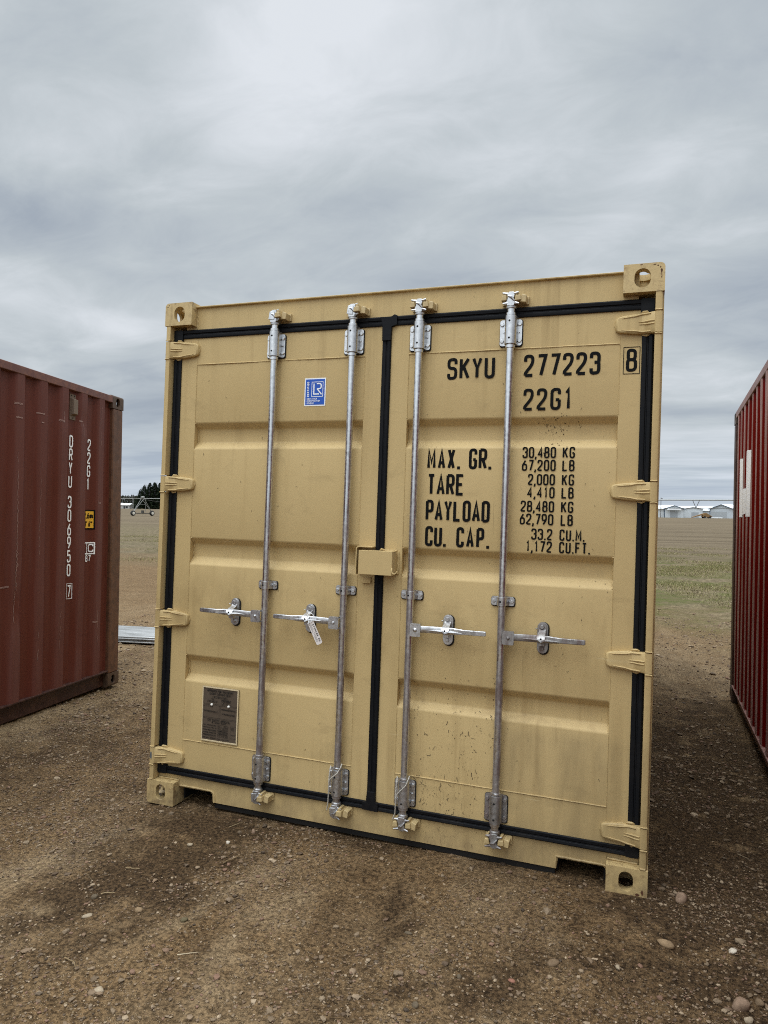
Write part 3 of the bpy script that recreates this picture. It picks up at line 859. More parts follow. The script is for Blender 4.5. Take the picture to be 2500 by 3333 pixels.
# straw litter
def blades(n, xr, yr, l0, l1, wd, flatk, seed, mat, name, ybias=None, mask=None):
    g = np.random.default_rng(seed)
    X = g.uniform(*xr, n); Y = yr[0] + (yr[1] - yr[0]) * (g.random(n) ** (ybias or 1))
    ok = ~inside_box(X, Y)
    if mask is not None: ok &= mask(X, Y, g)
    X = X[ok]; Y = Y[ok]; m = len(X); Z = gh(X, Y)
    th = g.uniform(0, 2 * PI, m); L = g.uniform(l0, l1, m); el = g.uniform(*flatk, m); wv = wd * g.uniform(.6, 1.4, m)
    dx = np.cos(th) * np.cos(el) * L; dy = np.sin(th) * np.cos(el) * L; dz = np.sin(el) * L
    pxx = -np.sin(th) * wv; pyy = np.cos(th) * wv
    b0 = np.stack([X - pxx, Y - pyy, Z + .001], -1); b1 = np.stack([X + pxx, Y + pyy, Z + .003], -1)
    k = 0.55
    m0 = np.stack([X + dx * k - pxx * .8, Y + dy * k - pyy * .8, Z + .003 + dz * k * 1.15], -1); m1 = np.stack([X + dx * k + pxx * .8, Y + dy * k + pyy * .8, Z + .004 + dz * k * 1.15], -1)
    tp = np.stack([X + dx, Y + dy, Z + .003 + dz], -1)
    tp2 = tp + np.stack([pxx, pyy, pxx * 0], -1) * .2
    V = np.stack([b0, b1, m1, m0, tp, tp2], 1).reshape(-1, 3)
    base = np.arange(m)[:, None] * 6
    F = np.concatenate([base + np.array([0, 1, 2, 3]), base + np.array([3, 2, 5, 4])])
    return mesh_np(name, V, F, mat)
o = blades(4200, (-5, 4.6), (-1.6, 10.5), .02, .085, .0012, (-.02, .14), 8, 'straw', 'straw_litter', .45)
tag(o, 'short dry straw stems strewn over the ground', 'straw', None, 'stuff')
def gmask(X, Y, g):
    f = 1.7 * fbm(X, Y, .6, 3, 77) - .08; yy = Y + 0.55 * np.minimum(X, 0) + 9 * fbm(X, Y, .35, 3, 5)
    f = f - 0.14 * (X < 0)
    return (g.random(len(X)) < np.clip(sstep(7.5, 12, yy) * (1 - 0.8 * sstep(24, 36, yy)) * (.55 + 1.6 * f), 0, 1))
def gmask2(X, Y, g):
    keep = gmask(X, Y, g)
    return keep & ((X > 1.8) | (X < -0.16 * Y - 2.0))
o = blades(330000, (-24, 9), (7, 34), .03, .10, .0030, (.25, 1.35), 9, 'grass_blade', 'grass', 1.25, gmask2)
def gmask3(X, Y, g):
    return gmask(X, Y, g) & (X < 2.6 + .26 * Y) & (X > 1.5 + .02 * Y)
o2 = blades(420000, (1.5, 10), (7.2, 34), .015, .055, .0030, (.2, 1.3), 19, 'grass_blade', 'grass', 1.2, gmask3)
bm_ = bmesh.new(); bm_.from_mesh(o.data); bm_.from_mesh(o2.data); bm_.to_mesh(o.data); bm_.free()
bpy.data.objects.remove(o2, do_unlink=True)
tag(o, 'patchy green and dry grass growing between the gravel and the field', 'grass', None, 'stuff')

# individual stones
def stone(x, y, r, sx, sy, sz, rot, mat, label, seed, sink=.55):
    g = np.random.default_rng(seed)
    d = IV2 / np.linalg.norm(IV2, axis=1, keepdims=True)
    nz = np.zeros(len(d))
    for k in range(9):
        a = g.normal(size=3); a /= np.linalg.norm(a)
        nz += -.42 * np.maximum(0, d @ a - .45)
    P = d * (1 + nz + g.normal(0, .02, len(d)))[:, None] * np.array([sx, sy, sz]) * r
    o = mesh_np('stone', P, IF2, mat, True)
    o.location = (x, y, float(gh(x, y)) + r * sz * (1 - sink) - .002); o.rotation_euler = (0.1, -.08, R(rot))
    tag(o, label, 'stone', 'larger stones lying on the gravel')
for a in ((.655, -.872, .0165, 1.05, 1, .9, 20, 'tan_stone', 'round tan pebble in the dark wet soil left of the foreground middle'),
          (.835, -1.285, .020, 1.35, 1, .5, 10, 'pale_stone', 'flat pale stone lying alone near the bottom edge, left of the middle'),
          (.500, -.965, .016, 1.6, .9, .55, 25, 'pale_stone', 'long flat pale stone left of the round tan pebble'),
          (.420, -.845, .018, 1.1, 1, .7, 60, 'grey_stone', 'grey angular stone among the straw at the left of the dark wet soil'),
          (.495, -.325, .017, 1.3, .9, .7, 0, 'pale_stone', 'pale angular stone in front of the left fork pocket'),
          (.637, -.236, .012, 1.2, 1, .9, 0, 'white_stone', 'small whitish pebble below the first locking rod'),
          (.686, -.095, .016, 1, 1, .9, 0, 'pinkish_stone', 'pinkish stone close under the sill by the first locking rod'),
          (.840, -.860, .015, 1.3, .9, .6, 30, 'greenish_stone', 'dull greenish flat stone in the middle of the left foreground'),
          (2.708, -.61, .036, 1.1, 1, .85, 15, 'pinkish_stone', 'biggest stone, pinkish and rounded, in the bottom right corner'),
          (2.765, -.58, .018, .9, 1, .8, 0, 'brown_stone', 'brown stone touching the right side of the biggest stone'),
          (2.725, -.665, .018, 1, .9, .8, 0, 'pale_stone', 'pale stone just below the biggest stone'),
          (2.560, .03, .030, 1, 1, .9, 30, 'pinkish_stone', 'rough pinkish clod right beside the right bottom corner casting'),
          (2.495, -.35, .030, 1.3, .8, .55, 160, 'tan_stone', 'flat tan stone lying right of the right bottom corner casting towards the viewer'),
          (2.345, -.575, .013, 1, 1, .8, 0, 'pale_stone', 'small rounded pale pebble in front of the right bottom corner casting'),
          (1.858, -.79, .012, 1, 1, .9, 0, 'grey_stone', 'dark grey pebble in the middle of the foreground'),
          (1.772, -.985, .015, 1.1, 1, .8, 0, 'grey_stone', 'pale grey round stone near the bottom edge, in the middle'),
          (2.013, -.665, .013, 1, 1, .9, 0, 'brown_stone', 'brown pebble just above the pink one right of the middle'),
          (2.022, -.74, .013, 1.2, .9, .7, 0, 'red_stone', 'small pink pebble right of the middle of the foreground'),
          (2.144, -.605, .022, 1.3, 1, .45, 40, 'brown_stone', 'half buried flat brown stone below the right fork pocket'),
          (1.627, -.612, .011, 1.6, .9, .7, 0, 'grey_stone', 'slim blackish pebble in front of the third locking rod'),
          (2.715, -.30, .016, 1.3, .9, .6, 20, 'white_stone', 'whitish stone in the dark soil right of the container')):
    stone(*a, seed=int(abs(a[0] * 977 + a[1] * 313) * 10))
# twigs
def twig(p, q, r, mat, label, bend, seed):
    g = random.Random(seed); p = Vector(p); q = Vector(q); n = 7; pts = []
    d = (q - p); side = Vector((-d.y, d.x)).normalized()
    for k in range(n):
        t = k / (n - 1); v = p + d * t + side * (bend * math.sin(PI * t) + g.uniform(-.002, .002))
        pts.append((v.x, v.y, float(gh(v.x, v.y)) + r * 1.2 + .004))
    mb = MB(); mb.tube(pts, [r * (1 - .45 * k / n) for k in range(n)], 6)
    o = mb.build('twig', mat); tag(o, label, 'twig', 'twigs lying on the ground')
twig((.734, -.428), (.762, -.343), .0026, 'twig_brown', 'short straight brown twig in front of the first locking rod', .002, 1)
twig((1.097, -.616), (1.192, -.515), .0022, 'twig_brown', 'longest brown twig, in the middle of the foreground', .006, 2)
twig((.620, -1.204), (.700, -1.237), .0022, 'twig_brown', 'bent brown twig in the lower left foreground', .008, 3)
twig((.390, -.628), (.444, -.607), .0020, 'straw_stem', 'pale straw stem lying straight at the left of the foreground', .001, 4)
twig((.44, -.83), (.49, -.81), .0020, 'straw_stem', 'pale straw stem beside the grey angular stone', .001, 5)

# ================================================================== TAN CONTAINER
TM = Matrix(((0.99991, 0.0, 0.01322, 0), (-0.00032, 0.99970, 0.02434, 0), (-0.01322, -0.02434, 0.99962, 0), (0, 0, 0, 1)))
tanc = empty('shipping_container', 'tan shipping container with two closed doors facing the viewer, in the middle', 'container', TM, 'shipping containers on the yard')
add_castings(tanc, 'tan_casting')
HZ = ((2.393, 2.305), (1.690, 1.611), (.993, .909), (.284, .200))     # hinge heights
def mirror(p): return (CW - p[0], p[1], p[2])
# posts
for right in (False, True):
    mb = MB()
    mb.prism([(0.0, .060), (.034, .060), (.034, .072), (.050, .072), (.050, .110), (.10, .110), (.10, .17), (0.0, .17)], .118, CH - .118, 'z')
    top = CH - .118
    zs = [top] + [h for hz_ in HZ for h in hz_] + [.118]
    for k in range(0, len(zs), 2):
        z1, z0 = zs[k] - (.001 if k == 0 else .006), zs[k + 1] + (.006 if k + 1 < len(zs) - 1 else .001)
        mb.prism(rrect(.005, .034, .002, .0605, .009, 4, (0, 0, 1, 1))[:0] or [(.005, .012), (.008, .005), (.014, .002), (.034, .002), (.034, .0605), (.005, .0605)], z0, z1, 'z')
        # weld beads at the lug ends
        if k > 0:
            mb.tube([(.006, .003, z1 + .001), (.020, .001, z1 + .002), (.034, .002, z1 + .001)], .0042, 6)
        if k + 1 < len(zs) - 1:
            mb.tube([(.007, .003, z0 - .001), (.020, .001, z0 - .002), (.035, .002, z0 - .001)], .0036, 6)
    if not right:
        mb.box(.036, .0395, .050, .112, .15, 2.46)
    mb.build('corner_post', 'tan_paint', tanc, .002, xf=mirror if right else None)
    mb = MB(); mb.box(0.0, .10, CL - .16, CL - .004, .118, CH - .118)
    mb.build('corner_post', 'tan_paint', tanc, .003, xf=mirror if right else None)
# header
mb = MB()
mb.prism([(.050, 2.456), (.050, 2.567), (.036, 2.570), (.035, 2.576), (.050, 2.580), (.20, 2.580), (.20, 2.456)], .100, CW - .100, 'x')
mb.tube([(.166 + .0028 * math.sin(k * 2.1), .050, 2.462 + .0088 * k) for k in range(12)], .004, 6)
header = mb.build('header_rail', 'tan_paint', tanc, .0015)
# sill with fork pockets
mb = MB()
sp_ = [(.162, .147), (.162, .118), (.166, .092), (.172, .088), (.352, .088), (.362, .078), (.366, .038), (2.072, .038), (2.078, .084), (2.262, .084), (2.272, .076), (2.276, .050), (2.276, .147)]
mb.prism(sp_, .0500, .090, 'y')
mb.box(.036, CW - .036, .052, .16, .118, .147)
g_ = random.Random(3)
def bead(mb, pts, r, mi=0, wob=.0008, step=.012):
    P = []
    for a, b in zip(pts, pts[1:]):
        a = Vector(a); b = Vector(b); k = max(1, int((b - a).length / step))
        P += [a.lerp(b, i / k) + Vector((g_.uniform(-wob, wob), g_.uniform(-wob, wob), g_.uniform(-wob, wob))) for i in range(k)]
    P.append(Vector(pts[-1])); mb.tube(P, [r * g_.uniform(.8, 1.2) for _ in P], 6, mi)
for pts in ([(.168, .048, .096), (.350, .048, .096), (.364, .048, .091), (.374, .048, .079), (.376, .048, .040)],
            [(2.068, .048, .040), (2.070, .048, .092), (2.262, .048, .092), (2.274, .048, .088)]):
    bead(mb, pts, .0055, 0, .0006)
bead(mb, [(.010, .004, .121), (.030, .002, .122)], .0055); bead(mb, [(.040, .047, .121), (.160, .047, .122), (.165, .049, .09)], .0045)
bead(mb, [(CW - .010, .004, .121), (CW - .032, .002, .122)], .0055); bead(mb, [(CW - .040, .047, .121), (CW - .160, .047, .124)], .0055)
sill = mb.build('door_sill', 'tan_paint', tanc, .0012)
# underframe, floor
mb = MB()
mb.box(.375, 2.066, .055, .11, .012, .0375)
mb.box(.10, CW - .10, .165, CL - .17, .125, .16)
mb.box(.004, .055, .18, CL - .18, .03, .165); mb.box(CW - .055, CW - .004, .18, CL - .18, .03, .165)
for k in range(16):
    yy = .55 + k * .34
    mb.box(.055, CW - .055, yy, yy + .04, .04, .125)
mb.box(.060, .172, .092, .9, .10, .118); mb.box(.164, .172, .09, 1.6, .014, .10); mb.box(.366, .374, .09, 1.6, .014, .124)
mb.box(2.264, 2.272, .09, 1.6, .014, .10); mb.box(2.070, 2.078, .09, 1.6, .014, .124)
mb.build('floor_frame', 'undercoat', tanc)
# walls, roof, end
for right in (False, True):
    mb = corr_wall(.165, CL - .165, .16, 2.54, .3, .278, lambda s, d, z: (.004 + d, s, z))
    mb.box(.0, .06, .17, CL - .17, 2.53, 2.578)
    mb.build('side_wall', 'tan_paint', tanc, xf=mirror if right else None)
mb = corr_wall(.10, CW - .10, .16, 2.53, .2, .25, lambda s, d, z: (s, CL - .01 - d, z))
mb.box(.16, CW - .16, CL - .07, CL - .003, 2.52, 2.578); mb.box(.16, CW - .16, CL - .07, CL - .003, .03, .165)
mb.build('end_wall', 'tan_paint', tanc)
mb = corr_wall(.19, CL - .06, .058, CW - .058, .3, .21, lambda s, d, z: (z, s, 2.574 - d * .5))
mb.build('roof', 'tan_paint', tanc)

# doors
DY = .045
BANDS = ((1.970, 1.939, 1.871, 1.836), (1.375, 1.344, 1.276, 1.238), (.771, .738, .668, .637))
def make_door(x0, x1, pl, pr):
    mb = MB()
    mb.box(x0, pl, DY, DY + .05, .186, 2.411)
    mb.box(pr, x1, DY, DY + .05, .186, 2.411)
    mb.box(pl, pr, DY + .0004, DY + .05, 2.272, 2.411)
    mb.box(pl, pr, DY + .0004, DY + .05, .186, .336)
    # pressed panel
    prof = [(2.272, 0)]
    for a, b, c, d in BANDS:
        prof += [(a + .006, 0), (a, .0012), (a - .005, .005), (b + .005, .030), (b, .0338), (b - .006, .035), (c + .006, .035), (c, .0338), (c - .005, .030), (d + .005, .005), (d, .0012), (d - .006, 0)]
    prof += [(.336, 0)]
    xs = np.linspace(pl, pr, 14); o = len(mb.v)
    for zz, dp in prof:
        for k, xx in enumerate(xs):
            mb.v.append((xx, DY + .0008 + dp + .0012 * math.sin(xx * 9 + zz * 5) * (1 if 0 < k < 13 else 0), zz))
    n = len(xs)
    for i in range(len(prof) - 1):
        for k in range(n - 1):
            mb.f.append([o + i * n + k, o + i * n + k + 1, o + (i + 1) * n + k + 1, o + (i + 1) * n + k]); mb.m.append(0); mb.sm.append(True)
    yb = DY - .0002
    for zz in (2.274, .334):
        bead(mb, [(pl, yb, zz), (pr, yb, zz)], .0030, 0, .0005, .02)
    for xx in (pl, pr):
        for z0, z1 in ((2.274, 1.975), (1.832, 1.38), (1.234, .776), (.632, .336)):
            bead(mb, [(xx, yb, z0), (xx, yb, z1)], .0017, 0, .0004, .03)
        bead(mb, [(xx, yb + .0006, 2.405), (xx, yb + .0006, 2.274)], .0014, 0, .0003, .02)
        bead(mb, [(xx, yb + .0006, .334), (xx, yb + .0006, .192)], .0014, 0, .0003, .02)
        for a, b, c, d in BANDS:
            q = .003 if xx == pl else -.003
            bead(mb, [(xx + q, DY + .003, a), (xx + q, DY + .034, b), (xx + q, DY + .034, c), (xx + q, DY + .003, d)], .0035, 0, .0012, .01)
    return mb.build('door', 'tan_paint', tanc, .0012)
doorL = make_door(.082, 1.2035, .176, 1.1155)
doorR = make_door(1.2465, 2.358, 1.334, 2.269)
def door_y(z):
    for a, b, c, d in BANDS:
        if d < z < a:
            if z > b: return DY + .035 * (a - z) / (a - b)
            if z > c: return DY + .035
            return DY + .035 * (z - d) / (c - d)
    return DY
simple('dried_mud', (0.060, 0.040, 0.020), 0.85, 0, 0.4, 60, 0.0)
simple('rust_spot', (0.085, 0.032, 0.012), 0.85, 0, 0.5, 60, 0.2)
simple('bare_primer', (0.105, 0.115, 0.120), 0.6, 0, 0.25, 60, 0.1)
g6 = random.Random(23); mb = MB()
def squiggle(x, z, L, wd):
    n = 6; a = g6.uniform(-2.2, -.9); P = [Vector((x, z))]
    for k in range(n):
        a += g6.uniform(-.9, .9); P.append(P[-1] + Vector((math.cos(a), math.sin(a))) * L / n)
    ribbon(mb, roundpath(P, L, False, 2), wd, False, lambda u, v, l: (u, door_y(v) - .0014, v), 0, 0)
for k in range(110):
    x = 1.37 + .43 * g6.random() ** .8; z = .20 + .62 * g6.random() ** 1.4
    squiggle(x, z, g6.choice((.004, .006, .008, .012, .022)), g6.uniform(.0012, .0026))
for k in range(42):
    squiggle(g6.gauss(2.035, .045), g6.gauss(1.925, .040), g6.uniform(.003, .009), g6.uniform(.0014, .0032))
for k in range(70):
    squiggle(g6.uniform(1.35, 2.25), g6.uniform(.2, 2.35), g6.uniform(.003, .012), g6.uniform(.0009, .0018))
merge(doorR, mb, 'dried_mud')
mb = MB()
for k in range(34):
    squiggle(g6.uniform(.19, 1.1), g6.uniform(.2, 2.35), g6.uniform(.003, .014), g6.uniform(.0009, .0016))
merge(doorL, mb, 'dried_mud')
def flake(mb, x, y, z, rx, rz, seed):
    g = random.Random(seed); n = 11
    mb.add([(x + rx * g.uniform(.55, 1.1) * math.cos(2 * PI * k / n), y, z + rz * g.uniform(.55, 1.1) * math.sin(2 * PI * k / n)) for k in range(n)], [list(range(n))])
cas = [c for c in tanc.children if c.name.startswith('corner_casting')]
def cast_at(x, y, z):
    return min(cas, key=lambda o: (sum((Vector(c) for c in o.bound_box), Vector()) / 8 - Vector((x, y, z))).length)
mb = MB()
for i_, q in enumerate(((2.424, 2.557, .0045, .010), (2.425, 2.530, .002, .006), (2.398, 2.583, .008, .0022), (2.410, 2.578, .004, .003), (2.420, 2.571, .003, .004), (2.345, 2.586, .006, .0018), (2.424, 2.543, .0012, .007))):
    flake(mb, q[0], -.0006, q[1], q[2], q[3], i_)
merge(cast_at(2.36, .09, 2.53), mb, 'rust_spot')
mb = MB(); flake(mb, 2.418, -.0006, .030, .006, .012, 3); flake(mb, 2.40, -.0006, .018, .012, .006, 4)
merge(cast_at(2.36, .09, .06), mb, 'rust_spot')
mb = MB()
for i_, q in enumerate(((.014, 2.571, .004, .003), (.022, 2.580, .005, .002), (.060, 2.587, .006, .0016))):
    flake(mb, q[0], -.0006, q[1], q[2], q[3], 20 + i_)
merge(cast_at(.08, .09, 2.53), mb, 'rust_spot')
# gaskets
def strip(mb, pts, y0):
    """lip-profile rubber along a straight run; pts=(a,b) 3D ends and outward width vector"""
    a, b, wv = pts
    a = Vector(a); b = Vector(b); wv = Vector(wv); out = Vector((0, -1, 0))
    prof = ((0, 0.0), (0, .0055), (.10, .0075), (.40, .0065), (.46, .0030), (.54, .0030), (.60, .0085), (.88, .0105), (1, .006), (1, 0.0))
    secs = []
    for p in (a, b):
        secs.append([p + wv * t + out * h for t, h in prof])
    mb.loft(secs, 0, False)
GY_ = .0445
def gasket(left):
    mb = MB()
    f = (lambda x: x) if left else (lambda x: CW - x)
    sg = 1 if left else -1
    e = 1.2035 if left else 1.2465
    strip(mb, ((f(.083), GY_, .150), (f(.083), GY_, 2.455), (-.046 * sg, 0, 0)), 0)
    strip(mb, ((f(.0372), GY_, 2.4105), (e, GY_, 2.4105), (0, 0, .0450)), 0)
    strip(mb, ((f(.0372), GY_, .1870), (e, GY_, .1870), (0, 0, -.0390)), 0)
    # moulded corners
    def pad(x0, x1, z0, z1, t):
        mb.prism(rrect(min(x0, x1), max(x0, x1), z0, z1, .008, 3), GY_ - t, GY_, 'y')
    pad(f(.0366), f(.090), 2.395, 2.4563, .0125); pad(f(.0366), f(.092), .1472, .199, .0125)
    if not left:
        strip(mb, ((1.2035, GY_ - .001, .150), (1.2035, GY_ - .001, 2.45), (.0430, 0, 0)), 0)
        mb.prism([(1.193, 2.452), (1.203, 2.415), (1.204, 2.34), (1.246, 2.34), (1.249, 2.405), (1.275, 2.412), (1.275, 2.456), (1.262, 2.461), (1.246, 2.452)], GY_ - .0165, GY_, 'y')
        mb.prism([(1.206, .235), (1.203, .185), (1.185, .187), (1.185, .149), (1.262, .147), (1.262, .186), (1.248, .19), (1.2455, .235)], GY_ - .0165, GY_, 'y')
    return mb.build('door_gasket', 'black_rubber', doorL if left else doorR, .0012)
gasket(True); gasket(False)
# hinges
def hinge(zt, zb, right, parent):
    mb = MB(); zc = (zt + zb) / 2; hh = (zt - zb) / 2
    # knuckle
    mb.prism([(.004, .012), (.007, .004), (.014, .0005), (.030, .0005), (.036, .006), (.036, .050), (.004, .050)], zb + .001, zt - .001, 'z')
    secs = []
    prof = ((.034, 1.0, .004), (.050, .98, .010), (.066, .97, .018), (.085, .96, .022), (.110, .93, .0235), (.140, .86, .0240), (.165, .78, .0245), (.178, .71, .0255), (.186, .60, .028), (.190, .46, .034))
    for xx, k, yy in prof:
        h = hh * k
        secs.append([(xx, .0446, zc - h), (xx, .0446, zc + h), (xx, yy + .004, zc + h), (xx, yy, zc + h - .005), (xx, yy, zc - h + .005), (xx, yy + .004, zc - h)])
    mb.loft(secs, 0, True)
    for sgn in (1, -1):
        mb.tube([(xx, yy - .0005, zc + sgn * (hh * k - .006 - (.004 if xx > .09 else 0))) for xx, k, yy in prof[1:7]], [.0028, .0036, .0036, .0036, .003, .0012], 6)
        mb.tube([(.036, .004, zc + sgn * .006), (.055, .011, zc + sgn * .006), (.078, .0205, zc + sgn * .005), (.098, .0225, zc + sgn * .005)], [.003, .0038, .0035, .0012], 6)
    bead(mb, [(.10, .044, zt - .004), (.15, .043, zt - .013), (.183, .043, zc + hh * .5), (.190, .043, zc), (.183, .043, zc - hh * .5), (.15, .043, zb + .013), (.085, .044, zb + .002)], .0045, 0, .0012, .012)
    # grease plug / retaining lump over the seal
    mb.tube([(.058, .036, zt + .001), (.066, .032, zt + .005), (.082, .034, zt + .004), (.09, .040, zt)], [.004, .006, .006, .003], 6)
    mb.tube([(.052, .038, zb), (.065, .034, zb - .005), (.082, .038, zb - .002)], [.003, .005, .003], 6)
    return mb.build('hinge', 'tan_paint', parent, .001, 40, xf=mirror if right else None)
for zt, zb in HZ:
    hl = hinge(zt, zb, False, doorL); hinge(zt, zb, True, doorR)
mb = MB(); flake(mb, .0165, -.0004, .243, .0075, .026, 9); merge(hl, mb, 'bare_primer')

# locking rods
RODX = (.6435, 1.0610, 1.3915, 1.8110)
RY = .012
def oplate(mb, cx, z0, z1, hw, mi):
    mb.prism(rrect(cx - hw, cx + hw, z0, z1, .010, 4), .0362, .0402, 'y', mi)
def pad(mb, cx, z0, z1, hw, mi):  # black rubber pad, offset down and right to paint the plate's shadow
    mb.prism(rrect(cx - hw - .0015, cx + hw + .0035, z0 - .0045, z1 + .0008, .011, 4), .0402, .0447, 'y', mi)
def cam_head(rx, up, parent, grimy, sgn):
    mb = MB(); f = (lambda z: 2.448 + z) if up else (lambda z: .1635 - z)
    mb.lathe(rx, RY, [(.0160, f(-.028)), (.0160, f(-.0055)), (.0225, f(-.005)), (.0235, f(.004)), (.0175, f(.008)), (.0165, f(.02))] if up else [(.0165, f(.02)), (.017, f(.009)), (.0225, f(.004)), (.0215, f(-.004)), (.0165, f(-.006)), (.0165, f(-.028))], 16)
    # body, flattened block with a forked profile
    pr = [(-.015, .004), (-.019, .020), (-.013, .036), (-.016, .056), (-.006, .064), (.012, .064), (.018, .054), (.012, .036), (.019, .020), (.014, .004)]
    mb.prism([(rx + p[0], f(p[1])) for p in pr], -.012, .034, 'y')
    if sgn > 0: pr_ = ((-1, .055, .004, .037, 1), (1, .055, .005, .034, 1), (-1, .014, -.001, .035, 1), (1, .017, -.006, .037, 1))
    else: pr_ = ((-1, .046, .0, .021, .8), (1, .058, .006, .030, .8), (-1, .020, .0, .022, .9), (1, .014, .003, .034, .9))
    for sx, zz, dz, ln, kr in pr_:
        mb.tube([(rx + sx * .006, -.002, f(zz)), (rx + sx * ln * .6, -.009, f(zz + dz * .3)), (rx + sx * ln, -.012, f(zz + dz))], [.0080 * kr, .0060 * kr, .0034 * kr], 8)
    if sgn < 0:
        mb.prism([(rx - .024, f(.018)), (rx + .006, f(.014)), (rx + .008, f(.052)), (rx - .018, f(.056))], -.016, .020, 'y')
    mb.tube([(rx - .012, -.012, f(.046)), (rx + .002, -.018, f(.040)), (rx + .016, -.014, f(.024))], [.004, .006, .004], 8)
    mb.build('cam', 'grimy_steel' if grimy else 'galvanised_steel', parent, .0012, 45)
def keeper(rx, up, parent, left):
    mb = MB(); f = (lambda z: 2.448 + z) if up else (lambda z: .1635 - z)
    z0, z1 = sorted((f(.024), f(.049)))
    if not left: lugs = ((-.029, .024, -.017), (.031, .028, -.013))
    else: lugs = ((-.024, .012, -.006), (.026, .030, -.021))
    for cx_, wd, out in lugs:
        c = rx + cx_
        mb.prism([(c - wd / 2, z0), (c + wd / 2, z0 + .002), (c + wd / 2 - .003, z1), (c - wd / 2 + .003, z1 - .002)], out, .050, 'y')
        mb.prism([(c - wd * .28, (z0 + z1) / 2), (c + wd * .28, (z0 + z1) / 2), (c + wd * .2, z1 + .012), (c - wd * .2, z1 + .012)], out + .006, .050, 'y')
    c = rx + .050
    mb.prism([(c - .012, z0 - .004), (c + .014, z0 - .008), (c + .018, z1 - .002), (c - .004, z1 + .006)], -.004, .050, 'y')
    mb.box(rx - .045, rx + .072, .040, .0505, z0 - .006, z1 + .006)
    mb.build('cam_keeper', 'keeper_worn', parent, .003, 45)
for i, rx in enumerate(RODX):
    sg = -1 if i < 2 else 1
    grimy = i == 3
    mb = MB()
    mb.tube([(rx, RY, .16), (rx, RY, 1.2), (rx, RY, 2.45)], .0167, 24)
    for zz in (2.418, .194):
        mb.cyl((rx, RY, zz - .006), (rx, RY, zz + .006), .0225, 20)
    mb.cyl((rx, RY, 2.270), (rx, RY, 2.283), .0215, 20); mb.cyl((rx, RY, .322), (rx, RY, .332), .0215, 20)
    rod = mb.build('locking_rod', 'galvanised_rod', tanc, .001, 40)
    for z0, z1, up in ((2.2865, 2.4015, True), (.199, .3155, False)):
        mb = MB(); cx = rx - .003
        pad(mb, cx, z0, z1, .049, 1)
        oplate(mb, cx, z0, z1, .0488, 0)
        pts = [(rx - .0285, .0365), (rx - .0258, .016)]
        for k in range(9):
            t = PI + (PI) * k / 8
            pts.append((rx + .0262 * math.cos(t), RY + .0262 * math.sin(t)))
        pts += [(rx + .0258, .016), (rx + .0285, .0365)]
        zb0, zb1 = (z0 + .001, 2.4105) if up else (.201, .3205)
        mb.prism(pts, zb0, zb1, 'z', 0)
        for dx in (-.039, .039):
            for zz in (z0 + .021, z1 - .021):
                mb.bolt(cx + dx, .0362, zz, .0085, .007)
        for zz in (z0 + .024, z1 - .016) if up else (z0 + .022, z1 - .026):
            mb.cyl((rx - .002, RY - .0258, zz), (rx - .002, RY - .0266, zz), .0047, 10, 1)
        for sx in (-1, 1):
            mb.prism([(rx + sx * .031, (z0 + z1) / 2 - .004), (rx + sx * .031, (z0 + z1) / 2 + .004), (rx + sx * .037, (z0 + z1) / 2)], .030, .037, 'y')
        mb.build('rod_bracket', ['grimy_steel' if (grimy and not up) else 'galvanised_steel', 'black_hole'], rod, .0012, 40)
    cam_head(rx, True, rod, False, sg); cam_head(rx, False, rod, grimy, sg)
    keeper(rx, True, header, i < 2); keeper(rx, False, sill, i < 2)
    # guide clamp
    mb = MB(); cx = rx - .001
    pad(mb, cx, 1.141, 1.180, .051, 1); oplate(mb, cx, 1.141, 1.180, .051, 0)
    pts = [(rx - .029, .0365), (rx - .022, .022)]
    for k in range(9):
        t = PI + PI * k / 8
        pts.append((rx + .0205 * math.cos(t), RY + .0205 * math.sin(t)))
    pts += [(rx + .022, .022), (rx + .029, .0365)]
    mb.prism(pts, 1.142, 1.179, 'z', 0)
    for dx in (-.040, .040):
        mb.bolt(cx + dx, .0362, 1.160, .0082, .007)
    mb.cyl((rx - .004, RY - .0200, 1.160), (rx - .004, RY - .0209, 1.160), .0048, 10, 1)
    mb.build('guide_clamp', ['galvanised_steel', 'black_hole'], rod, .001, 40)
    # handle
    mb = MB(); hx = lambda d: rx + sg * d
    def XB(d0, d1): return tuple(sorted((hx(d0), hx(d1))))
    a, b = XB(.011, .0605)
    mb.prism(rrect(a, b, .9785, 1.0365, .006, 3), -.017, -.0115, 'y')
    mb.box(a + .004, b - .002, -.012, .006, 1.030, 1.0362); mb.box(a + .004, b - .002, -.012, .006, .980, .9862)
    mb.tube([(hx(.036), -.016, 1.008), (hx(.036), -.020, 1.008), (hx(.036), -.0235, 1.008)], [.0105 if i == 2 else .008, .0095 if i == 2 else .0072, .004], 12)
    secs = []
    for d, zc, h, yf, th in ((.045, 1.012, .030, -.0105, .009), (.10, 1.0135, .030, -.0105, .009), (.145, 1.0145, .030, -.012, .010), (.18, 1.015, .031, -.013, .011), (.215, 1.0145, .029, -.012, .010), (.25, 1.0140, .024, -.0105, .011), (.255, 1.0140, .0225, -.0125, .0125), (.352, 1.0150, .0215, -.0125, .0125), (.3575, 1.0150, .016, -.0105, .0095)):
        q = .3
        secs.append([(hx(d), yf, zc - h / 2 + h * .12), (hx(d), yf, zc + h / 2 - h * .12), (hx(d), yf + th * .25, zc + h / 2), (hx(d), yf + th, zc + h / 2), (hx(d), yf + th, zc - h / 2), (hx(d), yf + th * .25, zc - h / 2)])
    if sg < 0: secs = [s[::-1] for s in secs]
    mb.loft(secs, 0, True)
